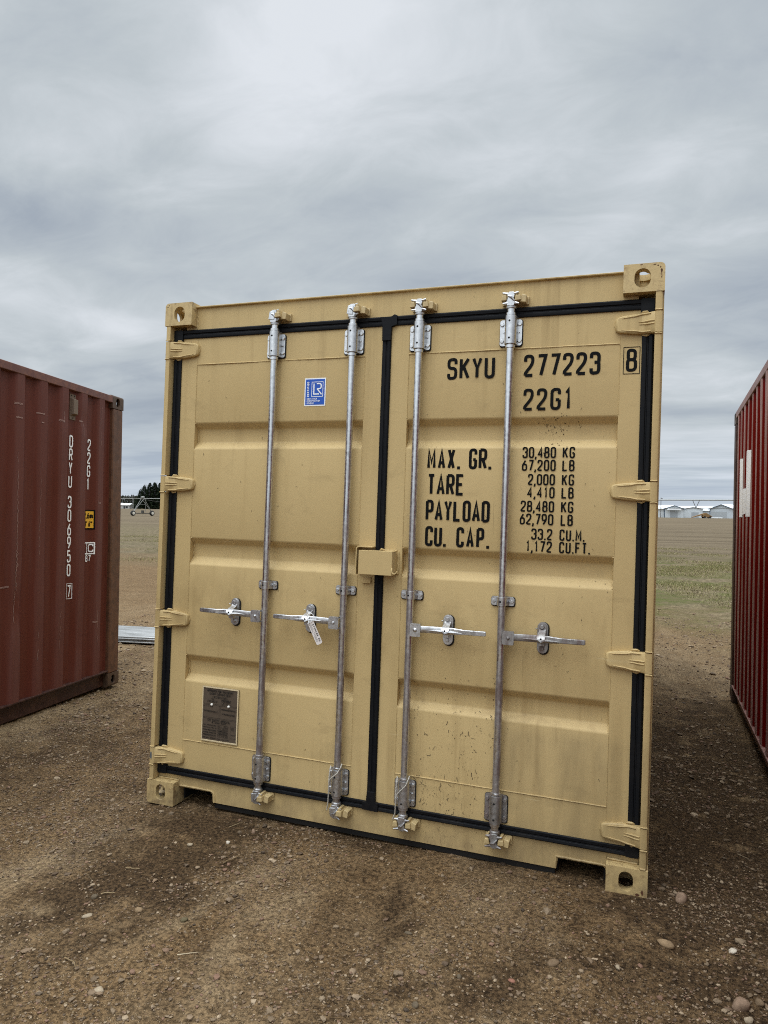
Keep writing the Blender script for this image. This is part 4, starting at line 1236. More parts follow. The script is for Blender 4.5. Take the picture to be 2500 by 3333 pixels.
    # spindle rib along the lever
    mb.tube([(hx(.098), -.010, 1.011), (hx(.14), -.0145, 1.0115), (hx(.165), -.018, 1.011)], [.001, .0048, .0075], 8)
    mb.tube([(hx(.192), -.018, 1.010), (hx(.215), -.0145, 1.010), (hx(.250), -.010, 1.009)], [.0075, .0048, .001], 8)
    mb.tube([(hx(.165), -.019, 1.012), (hx(.178), -.025, 1.005), (hx(.192), -.019, 1.012)], [.0075, .0085, .0075], 8)
    # raised lettering on the grip
    la, lb = XB(.262, .312); lc, ld = XB(.302, .350)
    if sg > 0:
        text(mb, 'SURALOC', la, lb, 1.0165, .0085, .0015, flat(-.0131), 0, .62); text(mb, 'DOMINO', lc, ld, 1.0055, .0085, .0015, flat(-.0131), 0, .62)
    else:
        text(mb, 'SURALOC', lc - .003, ld - .003, 1.0165, .0085, .0015, flat(-.0131), 0, .62); text(mb, 'DOMINO', la - .002, lb - .002, 1.0055, .0085, .0015, flat(-.0131), 0, .62)
    mb.build('handle', 'grimy_steel' if grimy else 'galvanised_steel', rod, .0006, 45)
    # catch that holds the handle
    mb = MB(); cx = hx(.180 if i < 2 else .176); zc = 1.0145
    mb.prism(stadium(cx + .003, zc - .003, .049, .141), .0402, .0447, 'y', 1)
    mb.prism(stadium(cx, zc, .046, .135), .0340, .0402, 'y')
    mb.prism(stadium(cx - .001, zc + .031, .036, .066), .029, .034, 'y')
    mb.bolt(cx - .002, .029, zc + .047, .0090, .0075); mb.bolt(cx - .002, .034, zc - .046, .0090, .0075)
    secs = []
    for zz, yy, hw in ((1.052, .028, .014), (1.042, .016, .0145), (1.034, -.006, .0165), (1.024, -.020, .0185), (1.014, -.0265, .0165), (1.006, -.0250, .0115), (1.002, -.020, .007)):
        secs.append([(cx - hw, yy, zz), (cx + hw, yy, zz), (cx + hw, yy + .004, zz - .002), (cx - hw, yy + .004, zz - .002)])
    mb.loft(secs, 0, True)
    mb.cyl((cx, -.0282, 1.0165), (cx, -.0230, 1.0165), .0042, 10, 1)
    mb.box(cx - .012, cx + .012, .002, .034, .984, .993)
    mb.box(cx - .012, cx + .012, -.004, .003, .984, .999)
    mb.cyl((cx - .023, .028, zc + .038), (cx - .029, .026, zc + .038), .003, 8)
    mb.build('handle_catch', ['grimy_steel' if grimy else 'galvanised_steel', 'black_hole'], rod, .0008, 45)

# lock box on the right leaf and its guard on the left leaf
mb = MB()
mb.box(1.1485, 1.3125, -.034, -.029, 1.246, 1.356)
mb.box(1.1485, 1.3125, -.029, .020, 1.351, 1.356); mb.box(1.1485, 1.3125, -.029, .020, 1.246, 1.251)
mb.box(1.302, 1.3125, -.029, .0448, 1.251, 1.351)
mb.box(1.249, 1.302, .020, .0448, 1.347, 1.356); mb.box(1.249, 1.302, .020, .0448, 1.246, 1.254)
bead(mb, [(1.316, .043, 1.352), (1.317, .043, 1.25)], .0055, 0, .0015); bead(mb, [(1.25, .04, 1.3585), (1.31, .04, 1.358)], .0048, 0, .0015)
bead(mb, [(1.232, .030, 1.357), (1.240, .020, 1.363), (1.252, .03, 1.359)], .005, 0, .0005)
mb.tube([(1.311, -.030, 1.281), (1.314, -.036, 1.276), (1.3145, -.038, 1.266), (1.319, -.038, 1.2565), (1.328, -.036, 1.2545), (1.335, -.034, 1.260), (1.338, -.033, 1.268)], .0029, 8)
mb.build('lock_box', 'tan_paint', doorR, .0035, 40)
mb = MB()
mb.box(1.124, 1.129, -.010, .0448, 1.243, 1.366)
mb.prism([(1.124, 1.366), (1.129, 1.371), (1.137, 1.374), (1.205, 1.374), (1.205, 1.369), (1.139, 1.369), (1.132, 1.366), (1.129, 1.362)], -.010, .0448, 'y')
mb.box(1.142, 1.188, .028, .0448, 1.200, 1.228)
mb.build('lock_box_guard', 'tan_paint', doorL, .001, 40)

# lettering on the right leaf
P0 = flat(DY - .0012)
mb = MB()
text(mb, 'SKYU', 1.521, 1.740, 2.1465, .0995, .0138, P0, 0, .47)
mb.build('owner_code', 'black_paint', doorR); mb = MB()
text(mb, '277223', 1.8685, 2.192, 2.1470, .0985, .0138, P0, 0, .455)
mb.build('registration_number', 'black_paint', doorR); mb = MB()
text(mb, '8', 2.2945, 2.3385, 2.1535, .0970, .0130, P0, 0, .455)
frame(mb, 2.2830, 2.3500, 2.1435, 2.2585, .0028, P0)
mb.build('check_digit', 'black_paint', doorR)
mb = MB(); text(mb, '22G1', 1.8705, 2.078, 1.9990, .0965, .0128, P0, 0, .46)
mb.build('size_code', 'black_paint', doorR)
for s, a, b, z0, h, wr in (('MAX.', 1.441, 1.595, 1.7395, .0940, .37), ('GR.', 1.6355, 1.738, 1.7395, .0940, .40), ('TARE', 1.444, 1.618, 1.6205, .0970, .40), ('PAYLOAD', 1.441, 1.738, 1.5025, .0965, .385), ('CU.', 1.442, 1.541, 1.3865, .0920, .40), ('CAP.', 1.589, 1.740, 1.3865, .0920, .385)):
    mb = MB(); text(mb, s, a, b, z0, h, .0130, P0, 0, wr); mb.build('weight_heading', 'black_paint', doorR)
for s, a, b, z0, kg in (('30,480', 1.8745, 2.0185, 1.7905, 'KG'), ('67,200', 1.8735, 2.0190, 1.7345, 'LB'), ('2,000', 1.9015, 2.0175, 1.6725, 'KG'), ('4,410', 1.9005, 2.0180, 1.6165, 'LB'), ('28,480', 1.8735, 2.0175, 1.5555, 'KG'), ('62,790', 1.8715, 2.0160, 1.4995, 'LB'), ('33.2', 1.9235, 2.0135, 1.4350, 'CU.M.'), ('1,172', 1.9020, 2.0135, 1.3815, 'CU.FT.')):
    mb = MB(); text(mb, s, a, b, z0, .0490, .0069, P0, 0, .47); mb.build('weight_value', 'black_paint', doorR)
    mb = MB()
    if len(kg) == 2: text(mb, kg, 2.0465, 2.0980, z0, .0490, .0069, P0, 0, .47)
    else: text(mb, kg, 2.0435, 2.148 if kg == 'CU.M.' else 2.172, z0, .0490, .0069, P0, 0, .44)
    mb.build('weight_unit', 'black_paint', doorR)
# certification sticker
mb = MB()
sx0, sx1, sz0, sz1 = .8025, .9155, 2.0430, 2.1795
mb.box(sx0, sx1, DY - .0014, DY - .0006, sz0, sz1, 0)
mb.box(sx0 + .0055, sx1 - .0055, DY - .0020, DY - .0015, sz0 + .0060, sz1 - .0058, 1)
PS = flat(DY - .0026)
def SX(u): return sx0 + (sx1 - sx0) * u
def SZ(v): return sz0 + (sz1 - sz0) * v
frame(mb, SX(.335), SX(.885), SZ(.325), SZ(.865), .0026, PS, 0)
ribbon(mb, [Vector((SX(.445), SZ(.80))), Vector((SX(.445), SZ(.425))), Vector((SX(.69), SZ(.425)))], .0058, False, PS, 1, 0)
ribbon(mb, roundpath([(SX(.58), SZ(.795)), (SX(.79), SZ(.795)), (SX(.79), SZ(.615)), (SX(.60), SZ(.615))], .0105, False), .0058, False, PS, 2, 0)
ribbon(mb, [Vector((SX(.60), SZ(.612))), Vector((SX(.815), SZ(.408)))], .0058, False, PS, 3, 0)
for k, s in enumerate(('CONTAINER', 'CERTIFICATION', 'SCHEME')):
    text(mb, s, SX(.125), SX((.61, .76, .46)[k]), SZ(.225 - .077 * k), .0078, .0015, PS, 0, .62)
rotp = lambda x, z, lay: (SX(.175) - z, DY - .0026 - .0001 * lay, SZ(.325) + x)
text(mb, 'CERTIFIED', 0, (sz1 - sz0) * .54, -.0055, .0105, .0026, rotp, 0, .72)
o = mb.build('certification_sticker', ['sticker_white', 'sticker_blue'], doorL)
o['label'] = 'blue sticker with a white border and white lettering'
# approval plate
mb = MB(); ax0, ax1, az0, az1 = .2895, .5000, .3480, .6230
mb.box(ax0, ax1, DY - .004, DY - .0002, az0, az1, 0)
for b in ((ax0, ax1, az0, az0 + .006), (ax0, ax1, az1 - .006, az1), (ax0, ax0 + .005, az0 + .006, az1 - .006), (ax1 - .006, ax1, az0 + .006, az1 - .006)):
    mb.box(b[0], b[1], DY - .0075, DY - .0041, b[2], b[3], 1)
PP = flat(DY - .0047)
def AX(u): return ax0 + (ax1 - ax0) * u
def AZ(v): return az0 + (az1 - az0) * v
def pt(s, u0, u1, v, h, sw=.0013, wr=.62): text(mb, s, AX(u0), AX(u1), AZ(v), h, sw, PP, 2, wr)
def pl_(u0, v0, u1, v1, sw=.0011): ribbon(mb, [Vector((AX(u0), AZ(v0))), Vector((AX(u1), AZ(v1)))], sw, False, PP, 0, 2)
pt('APPROVED FOR TRANSPORT', .12, .86, .905, .0115, .0020); pt('UNDER CUSTOMS SEAL', .19, .80, .855, .0110, .0020)
frame(mb, AX(.28), AX(.70), AZ(.795), AZ(.835), .001, PP, 2); pt('GB C 19037 L 9.2022', .31, .67, .803, .007)
pt('TYPE', .24, .32, .765, .006); frame(mb, AX(.14), AX(.42), AZ(.715), AZ(.752), .001, PP, 2); pt('SCC-2200-1S', .17, .40, .722, .006)
pt('MANUFACTURERS NO', .53, .80, .765, .006); pt('OF THE CONTAINER', .53, .78, .745, .006); frame(mb, AX(.53), AX(.80), AZ(.70), AZ(.737), .001, PP, 2); pt('SK 522', .57, .72, .708, .006)
for v in (.685, .665, .435, .415): pl_(.03, v, .97, v)
pl_(.475, .665, .475, .435); pl_(.505, .665, .505, .435)
pt('OWNER', .06, .30, .63, .007); pt('CONTAINER SERVICES LLC', .05, .45, .535, .008, .0013); pt('WOOD COMPONENT TREATMENT', .53, .94, .59, .008, .0013); pt('IM/TRICLOSAN/400/2022', .55, .92, .51, .008, .0013)
pt('CSC SAFETY APPROVAL', .16, .80, .365, .0115, .0020); pt('GB - LR 3960 - 08/2022', .28, .68, .335, .0075)
for k, s in enumerate(('DATE MANUFACTURED', 'IDENTIFICATION NO', 'MAXIMUM OPERATING GROSS', 'ALLOWABLE STACKING LOAD', 'TRANSVERSE RACKING TEST')):
    pt(s, .05, .42, .285 - .045 * k, .0062, .0014); frame(mb, AX(.45), AX(.74), AZ(.275 - .045 * k), AZ(.313 - .045 * k), .0009, PP, 2)
    pt(('08 / 2022', 'SKY 00522', '30,480 KG 67,200 LB', '192,000 KG 423,290 LB', '15,240 KG')[k], .47, .72, .284 - .045 * k, .0058, .0012)
frame(mb, AX(.80), AX(.96), AZ(.10), AZ(.32), .0009, PP, 2); pt('NEXT', .83, .90, .285, .005, .001); pt('EXAM', .83, .90, .262, .005, .001); pt('DATE', .83, .90, .24, .005, .001); pt('2027', .83, .93, .15, .006)
pt('END WALL STRENGTH TEST LOAD 0.4PG', .05, .78, .05, .0068, .0014)
for u in (.265, .735):
    mb.tube([(AX(u), DY - .004, AZ(.672)), (AX(u), DY - .0085, AZ(.672)), (AX(u), DY - .0115, AZ(.672))], [.0068, .0062, .0025], 12, 3)
o = mb.build('approval_plate', ['plate_brown', 'plate_edge', 'plate_ink', 'white_rivet'], doorL, 0)
o['label'] = 'dark brown riveted data plate with a light rim'

# security cables hanging on two rods
def cable(rx, pts, pts2, label):
    mb = MB()
    def rope(P):
        P = [Vector((rx + p[0], p[1], p[2])) for p in P]; P = densify(P, .004)
        for ph in (0, PI):
            Q = []
            for k, p in enumerate(P):
                a = ph + k * .95; Q.append((p.x + .0016 * math.cos(a), p.y + .0016 * math.sin(a), p.z))
            mb.tube(Q, .0018, 6)
    rope(pts); rope(pts2)
    o = mb.build('security_cable', 'seal_rope', None, 0, 60); o.matrix_world = TM
    tag(o, label, 'cable', 'twisted wire cables on the locking rods')
cable(RODX[1], [(.026, .004, .352), (.024, -.008, .338), (.013, -.018, .313), (-.010, -.020, .293), (-.022, -.018, .281), (-.030, -.012, .262), (-.034, -.004, .225), (-.038, .004, .178), (-.042, .010, .150), (-.049, .016, .120)],
      [(-.030, .004, .335), (-.028, -.010, .322), (-.030, -.012, .285), (-.031, -.012, .262)], 'twisted wire cable round the bottom of the second rod from the left')
cable(RODX[2], [(.027, .006, .345), (.026, -.006, .333), (.018, -.018, .308), (-.004, -.020, .284), (-.020, -.018, .266), (-.029, -.012, .236), (-.032, -.004, .195), (-.036, .006, .168), (-.050, .014, .134)],
      [(-.030, .004, .335), (-.027, -.010, .318), (-.029, -.012, .28), (-.030, -.012, .245)], 'twisted wire cable round the bottom of the third rod from the left')
# tag on a handle
tg = empty('hang_tag', 'small white printed tag hanging from the second handle from the left', 'tag', TM @ Matrix.Translation((.917, -.036, 1.006)))
mb = MB(); A_ = R(-62)
def TP(u, v, lay=0, yy=0.0): # u along the card, v across
    return (u * math.cos(A_) - v * math.sin(A_), yy - .0008 - .0001 * lay, u * math.sin(A_) + v * math.cos(A_))
out = [(-.002, -.012), (.003, -.016), (.107, -.016), (.112, -.012), (.112, .012), (.107, .016), (.003, .016), (-.002, .012)]
n_ = len(out)
mb.add([TP(p[0], p[1], 0, -.0002) for p in out] + [TP(p[0], p[1], 0, .0012) for p in out], [list(range(n_)), list(range(n_, 2 * n_))[::-1]] + [[i, (i + 1) % n_, (i + 1) % n_ + n_, i + n_] for i in range(n_)], 0)
pc = lambda x, z, lay: TP(x, z, lay, -.0004)
text(mb, 'STORAGE 2U', .014, .100, .0035, .0085, .0022, pc, 1, .75)
for k in range(3):
    ribbon(mb, [Vector((.012, -.002 - .004 * k)), Vector((.040 + .008 * k, -.002 - .004 * k))], .0012, False, pc, 0, 1)
    ribbon(mb, [Vector((.048 + .01 * k, -.002 - .004 * k)), Vector((.098, -.002 - .004 * k))], .0012, False, pc, 0, 1)
mb.build('card', ['tag_plastic', 'tag_ink'], tg)
mb = MB()
mb.tube([(-.004, -.003, -.004), (-.014, -.006, .014), (-.013, -.004, .034), (-.004, .002, .042), (.010, .004, .036), (.016, .0, .022), (.010, -.004, .006), (.001, -.004, -.002)], .0017, 8)
mb.tube([(-.009, -.004, -.008), (-.004, -.004, .001)], .0042, 8)
mb.build('loop', 'sticker_white', tg)

# ================================================================== RED CONTAINERS
def red_container(label, M3, origin, wall_mat, rail_mat, post_mat, cast_mat, brail_mat, right_side, s0, pitch, dent=None, outer=0.075):
    """built with its far corner of the visible side wall at the local origin; s runs back along -y"""
    M = Matrix(((*M3[0], origin[0]), (*M3[1], origin[1]), (*M3[2], origin[2]), (0, 0, 0, 1)))
    loc = Matrix.Translation((-CW if right_side else 0.0, -CL, 0))
    root = empty('shipping_container', label, 'container', M @ loc, 'shipping containers on the yard')
    add_castings(root, cast_mat)
    for side in (False, True):
        fx = (lambda d: d) if not side else (lambda d: CW - d)
        vis = side == right_side
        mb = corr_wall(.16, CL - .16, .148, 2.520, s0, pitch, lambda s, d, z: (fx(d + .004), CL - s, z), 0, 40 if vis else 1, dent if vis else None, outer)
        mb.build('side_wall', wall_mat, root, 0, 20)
        mb = MB(); a, b = sorted((fx(.0), fx(.06))); mb.box(a, b, .165, CL - .165, 2.519, 2.580)
        mb.build('top_rail', rail_mat, root, .006)
        mb = MB(); a, b = sorted((fx(.0), fx(.055))); mb.box(a, b, .172, CL - .172, .137, .149)
        a, b = sorted((fx(.046), fx(.056))); mb.box(a, b, .172, CL - .172, .012, .138)
        a, b = sorted((fx(.0), fx(.055)))
        mb.build('bottom_rail', brail_mat, root, .002)
        for back in (False, True):
            mb = MB(); y0, y1 = (CL - .162, CL - .004) if back else (.004, .162)
            a, b = sorted((fx(.002), fx(.15))); mb.box(a, b, y0, y1, .117, CH - .117)
            mb.build('corner_post', post_mat, root, .012)
    mb = corr_wall(.14, CW - .14, .15, 2.52, .2, .25, lambda s, d, z: (s, CL - .02 - d, z))
    mb.box(.16, CW - .16, CL - .07, CL - .006, 2.49, 2.578); mb.box(.16, CW - .16, CL - .07, CL - .006, .02, .16)
    mb.build('end_wall', wall_mat, root)
    mb = corr_wall(.14, CW - .14, .15, 2.52, .2, .25, lambda s, d, z: (s, .02 + d, z))
    mb.box(.16, CW - .16, .006, .07, 2.49, 2.578); mb.box(.16, CW - .16, .006, .07, .02, .16)
    mb.build('end_wall', wall_mat, root)
    mb = corr_wall(.07, CL - .07, .058, CW - .058, .3, .21, lambda s, d, z: (z, s, 2.574 - d * .5))
    mb.build('roof', wall_mat, root)
    mb = MB(); mb.box(.06, CW - .06, .1, CL - .1, .10, .147)
    mb.build('floor_frame', 'undercoat', root)
    return root
def dentL(s, z, d):
    k = 0.0
    if d < .02:
        for cs, cz, rs, rz, a in ((.86, 2.30, .05, .05, .010), (.61, 2.295, .05, .05, .016), (1.38, .82, .10, .18, .016), (1.13, .55, .05, .2, .008), (.87, .45, .05, .15, .008), (.61, .5, .05, .18, .010), (1.40, 1.9, .06, .3, .008), (1.13, 1.5, .05, .3, .006)):
            k += a * math.exp(-(((s - cs) / rs) ** 2 + ((z - cz) / rz) ** 2))
    k += .004 * math.sin(s * 3.1 + z * 2.3) * math.sin(z * 1.7 + s)
    return k
LM3 = ((0.98588, -0.16701, -0.0121), (0.16725, 0.98565, 0.02279), (0.00812, -0.02449, 0.99967))
S0, PT = .300, .2594
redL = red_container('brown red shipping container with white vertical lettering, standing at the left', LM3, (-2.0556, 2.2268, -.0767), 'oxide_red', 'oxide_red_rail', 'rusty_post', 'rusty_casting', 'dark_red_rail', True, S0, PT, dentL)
def drapeL(x, z, lay):
    # x runs to the far end (reading direction), s = distance from the far corner
    s = -x
    return (CW - .004 - corr(s, S0, PT) - dentL(s, z, corr(s, S0, PT)) + .0035 + .00015 * lay, CL - s, z)
mb = MB()
for ch, z1 in zip('DRYU306950', (2.160, 2.052, 1.942, 1.832, 1.666, 1.556, 1.444, 1.336, 1.226, 1.114)):
    if ch == '3':
        mb.build('owner_code', 'white_paint', redL); mb = MB()
    text(mb, ch, -.750, -.703, z1 - .101, .101, .0135, drapeL, 0, .49, .012, 2)
mb.build('registration_number', 'white_paint', redL); mb = MB()
text(mb, '7', -.740, -.694, .842, .100, .0120, drapeL, 0, .46, .012, 2); frame(mb, -.752, -.682, .830, .955, .0035, drapeL, 0, .012)
mb.build('check_digit', 'white_paint', redL)
mb = MB()
for ch, z1 in zip('22G1', (2.158, 2.048, 1.938, 1.826)):
    text(mb, ch, -.494, -.446, z1 - .101, .101, .0132, drapeL, 0, .48, .012, 2)
mb.build('size_code', 'white_paint', redL)
def patchL(mb, s0_, s1_, z0, z1, off_, mi):
    n = 24; o = len(mb.v)
    for k in range(n + 1):
        s = s0_ + (s1_ - s0_) * k / n
        for zz in (z0, (z0 + z1) / 2, z1):
            q = drapeL(-s, zz, 0); mb.v.append((q[0] + off_, q[1], q[2]))
    for k in range(n):
        for j in range(2):
            mb.f.append([o + k * 3 + j, o + k * 3 + 3 + j, o + k * 3 + 4 + j, o + k * 3 + 1 + j]); mb.m.append(mi); mb.sm.append(False)
mb = MB()
patchL(mb, .396, .545, 1.392, 1.560, -.001, 1); patchL(mb, .409, .532, 1.405, 1.547, 0, 0)
pk = lambda x, z, lay: (drapeL(x, z, lay)[0] + .001, CL + x, z)
text(mb, '2.6m', -.528, -.414, 1.484, .052, .0105, pk, 1, .56, .012, 1); text(mb, "8' 6\"", -.522, -.418, 1.416, .050, .0105, pk, 1, .5, .012, 1)
mb.build('height_sticker', ['sticker_yellow', 'black_paint'], redL)
mb = MB()
frame(mb, -.548, -.394, 1.182, 1.285, .010, drapeL, 0, .012); ribbon(mb, densify([Vector((-.479, 1.19)), Vector((-.479, 1.278))], .012), .008, False, drapeL, 2, 0, 1)
text(mb, 'c', -.462, -.412, 1.200, .090, .0105, drapeL, 0, .62, .012, 1); text(mb, 'i', -.520, -.500, 1.200, .080, .0105, drapeL, 0, .5, .012, 1)
text(mb, '87', -.497, -.425, 1.120, .056, .0085, drapeL, 0, .55, .012, 1)
mb.build('railway_mark', 'white_paint', redL)
simple('bare_scratch', (0.33, 0.20, 0.165), 0.6, 0, 0.3, 40, 0.0)
mb = MB(); g5 = random.Random(17)
def scratch(s_, z0, z1, w0, jig, slant=0.0):
    n = max(4, int(abs(z1 - z0) / .02)); P = []
    for k in range(n + 1):
        t = k / n; P.append(Vector((-(s_ + slant * t + g5.uniform(-jig, jig)), z0 + (z1 - z0) * t)))
    k = 0
    while k < n:
        m = min(n, k + g5.randint(2, 7))
        ribbon(mb, P[k:m + 1], w0 * g5.uniform(.4, 1.1), False, drapeL, g5.randint(0, 3), 0)
        k = m + g5.randint(0, 4)
for q in ((1.392, 1.95, .72, .0035, .006), (1.385, 1.30, .85, .004, .012), (1.135, 1.9, 1.2, .0025, .004), (1.13, .62, .40, .003, .006), (.868, .75, .45, .0028, .006), (.865, 2.33, 2.22, .003, .004), (.604, 2.28, 2.14, .0035, .004), (.345, 2.45, 2.12, .0030, .004), (.35, .70, .42, .0025, .004), (.07, 2.02, 1.98, .004, .001), (1.62, 1.2, .6, .003, .01)):
    scratch(*q)
for s_, z_, ln in ((1.36, 2.30, .075), (1.36, 2.20, .06), (1.115, 2.265, .07), (1.12, 2.20, .03), (.60, 2.285, .05), (.86, 2.25, .06), (1.44, .98, .16), (.35, .60, .05), (.335, 1.62, .04)):
    for e in (0, .006):
        P = [Vector((-(s_ + ln * k / 6), z_ + e + g5.uniform(-.003, .003))) for k in range(7)]
        ribbon(mb, P, .0035, False, drapeL, 2, 0)
wl = [c for c in redL.children if c.name.startswith('side_wall') and c.data.vertices[0].co.x > CW / 2][0]
merge(wl, mb, 'bare_scratch')
mb = MB(); vx = CW - .036
mb.box(vx - .004, vx + .006, CL - .756, CL - .680, 2.285, 2.495)
secs = []
for dx, m_, mz in ((.005, 0, 0), (.036, .006, .014)):
    secs.append([(vx + dx, CL - .752 + m_, 2.318 + mz), (vx + dx, CL - .684 - m_, 2.318 + mz), (vx + dx, CL - .684 - m_, 2.462 - mz), (vx + dx, CL - .752 + m_, 2.462 - mz)])
mb.loft(secs, 0, False)
for yy, zz in ((.740, 2.482), (.700, 2.482), (.718, 2.300)):
    mb.cyl((vx + .005, CL - yy, zz), (vx + .008, CL - yy, zz), .006, 8, 1)
mb.build('ventilator', ['vent_grey', 'black_hole'], redL, .002)
# bright red container on the right
RM3 = ((0.99981, 0.01872, 0.00518), (-0.01887, 0.99937, 0.02995), (-0.00462, -0.03004, 0.99954))
S0R, PTR, OUTR = .300, .2585, .050
def dentR(s, z, d):
    return .0015 * math.sin(s * 2.7 + z * 1.9) + (.0018 * math.sin(z * 3.0 + s * 5) if d < .01 else .003 * math.sin(z * 2 + s * 3))
redR = red_container('bright red shipping container with pale rib edges, standing at the right edge', RM3, (3.1445, 4.130, -.1330), 'bright_red', 'faded_red', 'dark_red_rail', 'rusty_casting', 'faded_red', False, S0R, PTR, dentR, OUTR)
def drapeR(x, z, lay):
    s = x; d = corr(s, S0R, PTR, 0.036, OUTR)
    return (.004 + d + dentR(s, z, d) - .003 - .00015 * lay, CL - s, z)
mb = MB()
def polyR(sa, sb, f0, f1):
    n = max(2, int((sb - sa) / .006)); o = len(mb.v); m = 18
    for k in range(n + 1):
        s = sa + (sb - sa) * k / n; z0, z1 = f0(s), f1(s)
        for j in range(m + 1):
            mb.v.append(drapeR(s, z0 + (z1 - z0) * j / m, 0))
    for k in range(n):
        for j in range(m):
            a = o + k * (m + 1) + j
            mb.f.append([a, a + m + 1, a + m + 2, a + 1]); mb.m.append(0); mb.sm.append(False)
O_ = .115
polyR(.455 + O_, .700 + O_, lambda s: 1.625, lambda s: 2.110)
polyR(.930 + O_, 1.190 + O_, lambda s: 1.615, lambda s: 2.125)
polyR(.700 + O_, .930 + O_, lambda s: 1.625 + (s - .700 - O_) * .25, lambda s: 1.836 + (s - .700 - O_) * .15)
o = mb.build('painted_letter', 'white_paint', redR)

# ================================================================== STACK OF METAL SHEETS
st = empty('sheet_stack', 'low stack of pale galvanised metal sheets on the gravel behind the left gap', 'metal sheets', Matrix.Translation((-3.75, 3.93, float(gh(-3.3, 4.0)))) @ Matrix.Rotation(R(9), 4, 'Z'))
for k in range(4):
    mb = MB(); z0 = .022 + k * .019; nn = 44; L = 3.0 - .03 * k; o = 0
    ys = [j * .76 / nn for j in range(nn + 1)]
    for xx in (-.9 + .02 * k, -.9 + L):
        for yv in ys:
            t = (yv % .152) / .152
            rib = .016 * max(0, min(1, (t - .02) / .08, (.42 - t) / .08))
            mb.v.append((xx, yv + .012 * (k % 2), z0 + rib))
    n1_ = nn + 1
    for j in range(nn):
        mb.f.append([j, j + 1, n1_ + j + 1, n1_ + j]); mb.m.append(0); mb.sm.append(False)
    so_ = mb.build('metal_sheet', 'galvanised_sheet', st)
    md = so_.modifiers.new('thick', 'SOLIDIFY'); md.thickness = .004
for xx in (-.6, .4, 1.5):
    mb = MB(); mb.box(xx, xx + .09, .02, .74, -.02, .020); mb.build('timber_bearer', 'bark', st)

# ================================================================== IRRIGATION PIVOT
pv_ = empty('irrigation_pivot', 'long wheeled irrigation machine with a pipe carried across the field', 'irrigation machine')
A0 = Vector((-71.05, 89.4, 2.74)); A1 = Vector((6.6, 67.6, 2.79)); dv = (A1 - A0); Lp = dv.length; dv.normalize()
sv = Vector((-dv.y, dv.x, 0)).normalized()
def onp(t): 
    p = A0 + dv * t
    return p
mb = MB(); mb.tube([onp(-22), onp(0), onp(Lp), onp(Lp + 38)], .055, 8); mb.build('water_pipe', 'pivot_steel', pv_)
tws = (0.0, 56.66, 104.66)
def gz_(p): return float(gbase(p.x, p.y))
for ti, t in enumerate(tws):
    p = onp(t); g0 = gz_(p)
    wheels = []
    for sx in (-1, 1):
        wp = p + sv * (1.72 * sx); wp.z = g0
        wheels.append(wp)
    mb = MB()
    for wp in wheels:
        foot = Vector((wp.x, wp.y, g0 + .52))
        for sy in (-.5, .5):
            mb.tube([foot, p + dv * sy * .7], .036, 6)
    mb.tube([p + sv * -.55 + dv * -.2 - Vector((0, 0, .9)), p + sv * .55 + dv * -.2 - Vector((0, 0, .9))], .03, 6)
    mb.tube([wheels[0] + Vector((0, 0, .75)), p + sv * -1.72 + Vector((0, 0, -.02))], .04, 6)
    mb.tube([p + sv * -1.72, p], .035, 6); mb.tube([p + sv * .55 + Vector((0, 0, -2.1)), p + sv * .55], .03, 6)
    mb.build('tower_leg', 'pivot_steel', pv_)
    mb = MB(); mb.tube([wheels[0] + Vector((0, 0, .40)), wheels[1] + Vector((0, 0, .40))], .08, 6); c = (wheels[0] + wheels[1]) / 2
    mb.box(c.x - .16, c.x + .16, c.y - .16, c.y + .16, g0 + .4, g0 + .85); mb.build('drive_beam', 'pivot_dark', pv_)
    mb = MB(); mb.lathe(p.x, p.y, [(.05, p.z), (.30, p.z + .08), (.32, p.z + .30), (.10, p.z + .36)], 10); mb.build('control_box', 'pivot_steel', pv_)
    for wp in wheels:
        a = dv
        wh = empty('wheel', None, None); wh.parent = pv_
        mb = MB(); c = Vector((wp.x, wp.y, g0 + .41))
        mb.tube([c - a * .19, c - a * .17, c - a * .05, c + a * .05, c + a * .17, c + a * .19], [.24, .36, .42, .42, .36, .24], 20); mb.build('tyre', 'tyre', wh)
        mb = MB()
        mb.tube([c - a * .205, c - a * .195], [.23, .23], 16); mb.tube([c + a * .195, c + a * .205], [.23, .23], 16)
        mb.tube([c - a * .24, c + a * .24], .09, 8); mb.build('rim', 'rim_white', wh)
mb = MB()
for t0, t1, n in ((0, 56.66, 9), (56.66, 104.66, 8)):
    low = []
    for k in range(n + 1):
        t = t0 + (t1 - t0) * k / n; sag = .74 if 0 < k < n else .1
        low.append(onp(t) - Vector((0, 0, sag)))
    mb.tube(low, .022, 6)
    for k in range(1, n):
        t = t0 + (t1 - t0) * k / n; q = onp(t) - Vector((0, 0, .72))
        mb.tube([onp(t - .30), q], .028, 6); mb.tube([onp(t + .30), q], .028, 6)
        mb.tube([q - dv * .25, q + dv * .25], .03, 6)
mb.build('truss_rod', 'pivot_dark', pv_)

